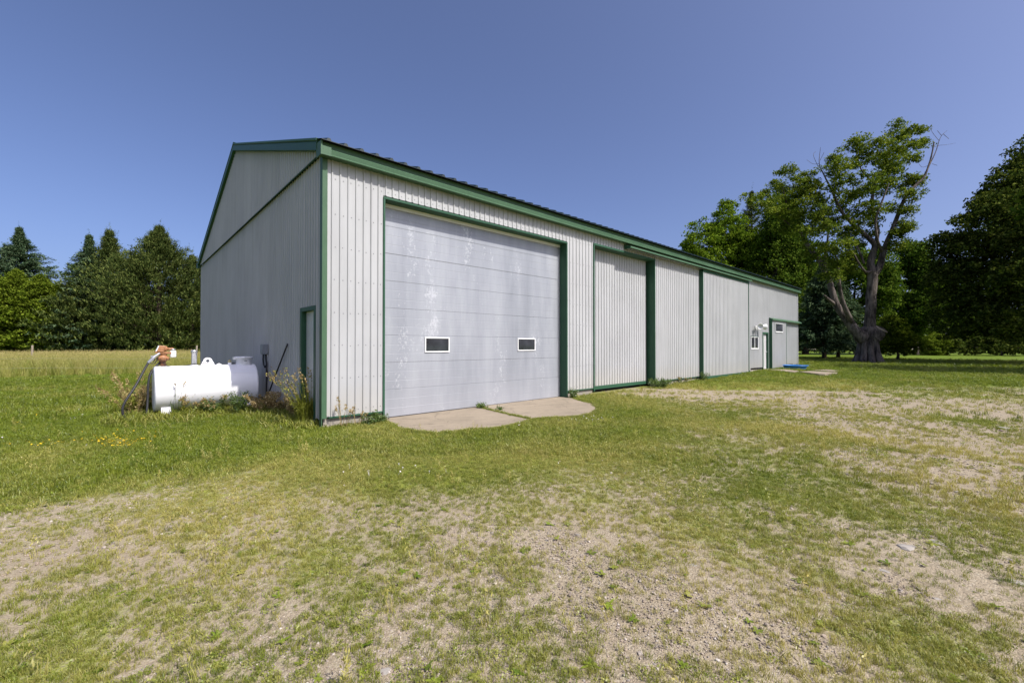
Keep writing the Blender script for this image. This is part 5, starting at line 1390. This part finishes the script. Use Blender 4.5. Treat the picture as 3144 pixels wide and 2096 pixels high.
# ================================================================== WEED PLANTS along the gable and the tank
def weed(name, base, h, spread, nst, seed, stem_mat, leaf_mat, label, cat='weed', leafn=26, leaf=.05, heads=True, lean=(0, 0), blades=0, bl=.5, group=None):
    r = np.random.default_rng(seed); base = Vector(base); base.z = gz1(base.x, base.y)
    t = empty(name, base, label=label, cat=cat, group=group)
    st = MB(); pts = []; hp = []
    for i in range(nst):
        a = r.uniform(0, 6.283); rr = spread * .25 * r.random(); e = spread * r.uniform(.3, 1.0); b = a + r.normal(0, .5); hh = h * r.uniform(.55, 1.08)
        p0 = base + Vector((rr * math.cos(a), rr * math.sin(a), -.03)); p2 = base + Vector((e * math.cos(b) + lean[0] * hh, e * math.sin(b) + lean[1] * hh, hh)); p1 = p0.lerp(p2, .5) + Vector((0, 0, hh * .12))
        sp = spline([p0, p1, p2], 3); st.tube(sp, [.0055 - .0035 * k / len(sp) for k in range(len(sp))], 4, cap=False)
        for k in range(int(leafn * 1.7)):
            u = r.random() ** .9; q_ = sp[min(len(sp) - 1, int(u * len(sp)))]; pts.append(np.array(q_) + r.normal(0, .03, 3))
        if heads:
            for k in range(24): hp.append(np.array(sp[-1]) + np.array(sp[-1] - sp[-2]) * r.uniform(-1.2, .6) + r.normal(0, .014, 3))
    st.build('stems', M[stem_mat], t)
    if pts: link_mesh('foliage', quads_mesh('foliage', leaf_quads(np.array(pts), leaf, r, (0, 0, .3), .3, .4)), M[leaf_mat], t)
    if hp: link_mesh('seed_heads', quads_mesh('seed_heads', leaf_quads(np.array(hp), .042, r, (0, 0, 1.2), .0, .35)), M['straw'], t)
    if blades:
        me = blades_mesh('blades', blades, bl, .011, spread * .4, .55, seed + 5, .5)
        o = link_mesh('blades', me, M[leaf_mat], t); o.matrix_parent_inverse = Matrix(); o.location = (0, 0, 0)
    return t
GG = lambda x, y: on_g(280 + x * 800 / 2352, 1000 + y * 800 / 2352, -.22)
weed('tall_grass_clump', GG(1960, 895), 1.0, .46, 30, 1, 'tallgrass', 'tallgrass', 'tall seeding grass clump at the shed corner beside the gable door', 'grass clump', 8, .05, True, (-.25, .05), 420, .68)
weed('tall_grass_clump', GG(2090, 880), .5, .30, 12, 2, 'straw', 'tallgrass', 'short dry grass clump at the foot of the green corner trim', 'grass clump', 6, .04, True, (0, 0), 130, .32)
weed('dry_weed', GG(1860, 850), .45, .4, 20, 3, 'straw', 'straw', 'brown dead weeds before the gable door frame', leafn=30)
weed('dry_weed', GG(1720, 800), .42, .4, 20, 4, 'straw', 'straw', 'brown dead weeds between the leaning rod and the gable door', leafn=30)
weed('dry_weed', GG(1560, 800), .45, .4, 20, 5, 'straw', 'straw', 'rust-brown dead weeds at the right end of the fuel tank', leafn=32)
weed('green_weed', GG(1330, 805), .50, .30, 20, 6, 'weedgreen', 'weedgreen', 'leafy green weed before the right leg of the fuel tank', leafn=30, heads=False)
weed('green_weed', GG(1120, 800), .40, .45, 26, 7, 'tallgrass', 'weedgreen', 'low weeds under the middle of the fuel tank', leafn=22, blades=60, bl=.3)
weed('green_weed', GG(850, 815), .45, .4, 20, 8, 'tallgrass', 'tallgrass', 'thin weeds before the fuel tank just right of its left leg', leafn=12, blades=60, bl=.3)
weed('feathery_weed', GG(760, 830), .78, .22, 7, 9, 'weedgreen', 'weedgreen', 'tall feathery weed standing before the left half of the fuel tank', leafn=16, leaf=.022)
weed('dry_weed', GG(380, 815), .9, .6, 30, 10, 'straw', 'straw', 'tan dead weed stalks behind the fuel hose loop', leafn=18)
weed('green_weed', GG(420, 800), .62, .6, 34, 11, 'tallgrass', 'tallgrass', 'green weeds left of the fuel tank end', leafn=24, blades=220, bl=.48)
weed('green_weed', GG(500, 790), .55, .30, 16, 12, 'weedgreen', 'weedgreen', 'dark weeds at the left end cap of the fuel tank', leafn=26)
weed('feathery_weed', (.28, -.22, 0), .6, .22, 6, 13, 'straw', 'weedgreen', 'pale thin weed before the first white panels right of the corner trim', leafn=12, leaf=.02)
weed('feathery_weed', (.55, -.2, 0), .35, .2, 4, 14, 'straw', 'weedgreen', 'small pale weed against the white panels left of the overhead door', leafn=10, leaf=.02)
weed('green_weed', (1.02, -.18, 0), .2, .16, 16, 15, 'weedgreen', 'weedgreen', 'bushy green weed at the left foot of the overhead door frame', leafn=26, heads=False)
weed('green_weed', (.75, -.2, 0), .2, .2, 14, 16, 'weedgreen', 'weedgreen', 'low green weed along the foundation left of the overhead door', leafn=22, heads=False)
weed('green_weed', (6.93, -.2, 0), .25, .15, 16, 17, 'weedgreen', 'weedgreen', 'green weed at the right foot of the overhead door frame', leafn=22, heads=False)
weed('green_weed', (3.75, .02, 0), .13, .14, 14, 18, 'weedgreen', 'weedgreen', 'green weed growing in the crack between the apron slabs at the door', leafn=18, heads=False)
weed('green_weed', (3.85, -.5, 0), .09, .1, 10, 19, 'weedgreen', 'weedgreen', 'tiny green weed in the crack between the apron slabs', leafn=14, heads=False)
weed('green_weed', (11.7, -.35, 0), .32, .5, 40, 20, 'weedgreen', 'weedgreen', 'bright bushy weed at the foot of the tall green jamb', leafn=40, heads=False)
weed('green_weed', (15.5, -.3, 0), .35, .25, 16, 21, 'weedgreen', 'weedgreen', 'green weed at the left foot of the tall hanging sliding door', leafn=26, heads=False)
weed('green_weed', (13.8, -.15, 0), .25, .35, 14, 22, 'weedgreen', 'weedgreen', 'thin weeds along the foundation between the sliding doors', leafn=14)
weed('green_weed', (30.9, .4, 0), .5, .5, 26, 23, 'weedgreen', 'weedgreen', 'leafy weed at the far corner of the shed behind the blue pool', leafn=26, heads=False, leaf=.06)

# grass fringe in the crack and along the slab edges
fr_pts = []; r = np.random.default_rng(91)
edge = [z8(60, 520), z8(110, 545), z8(200, 592), z8(300, 608), z8(500, 625), z8(640, 612), z8(800, 597), z8(960, 592), z8(1100, 567), z8(1230, 535), z8(1290, 515), z8(1420, 500), z8(1560, 495), z8(1680, 488), z8(1790, 466), z8(1845, 430), z8(1810, 385), z8(1700, 352)]
crack = [Vector((3.77, .2, 0)), z8(995, 440), z8(1055, 456), z8(1170, 482), z8(1290, 508)]
def along(path, per_m, sx):
    for a_, b_ in zip(path, path[1:]):
        for i in range(max(2, int((b_ - a_).length * per_m))):
            p = a_.lerp(b_, r.random()); x, y = p.x + r.normal(0, sx), p.y + r.normal(0, sx); fr_pts.append((x, y, gz1(x, y) + .02))
along(edge, 230, .05); along(crack, 70, .018)
for (x0, x1) in ((.1, 1.1), (6.95, 8.2), (11.9, 15.6), (21.2, 23.4)):
    for i in range(int((x1 - x0) * 70)):
        x, y = r.uniform(x0, x1), -abs(r.normal(.05, .12)); fr_pts.append((x, y, gz1(x, y) + .01))
for i in range(1500):       # longer unmown grass round the tank and along the gable
    x, y = r.uniform(-2.9, -.05), r.normal(3.45, .35)
    if i % 2: x, y = -abs(r.normal(.12, .25)), r.uniform(.1, 6)
    fr_pts.append((x, y, gz1(x, y)))
fs_ = r.uniform(.4, .85, len(fr_pts)); fs_[-1500:] *= 3.2
scatter('edge_grass', fr_pts, fs_, C_grass, 5, 'longer grass fringing the concrete apron and the shed foot', 'grass', np.clip(r.normal(.2, .2, len(fr_pts)), 0, .9), .25, 9)
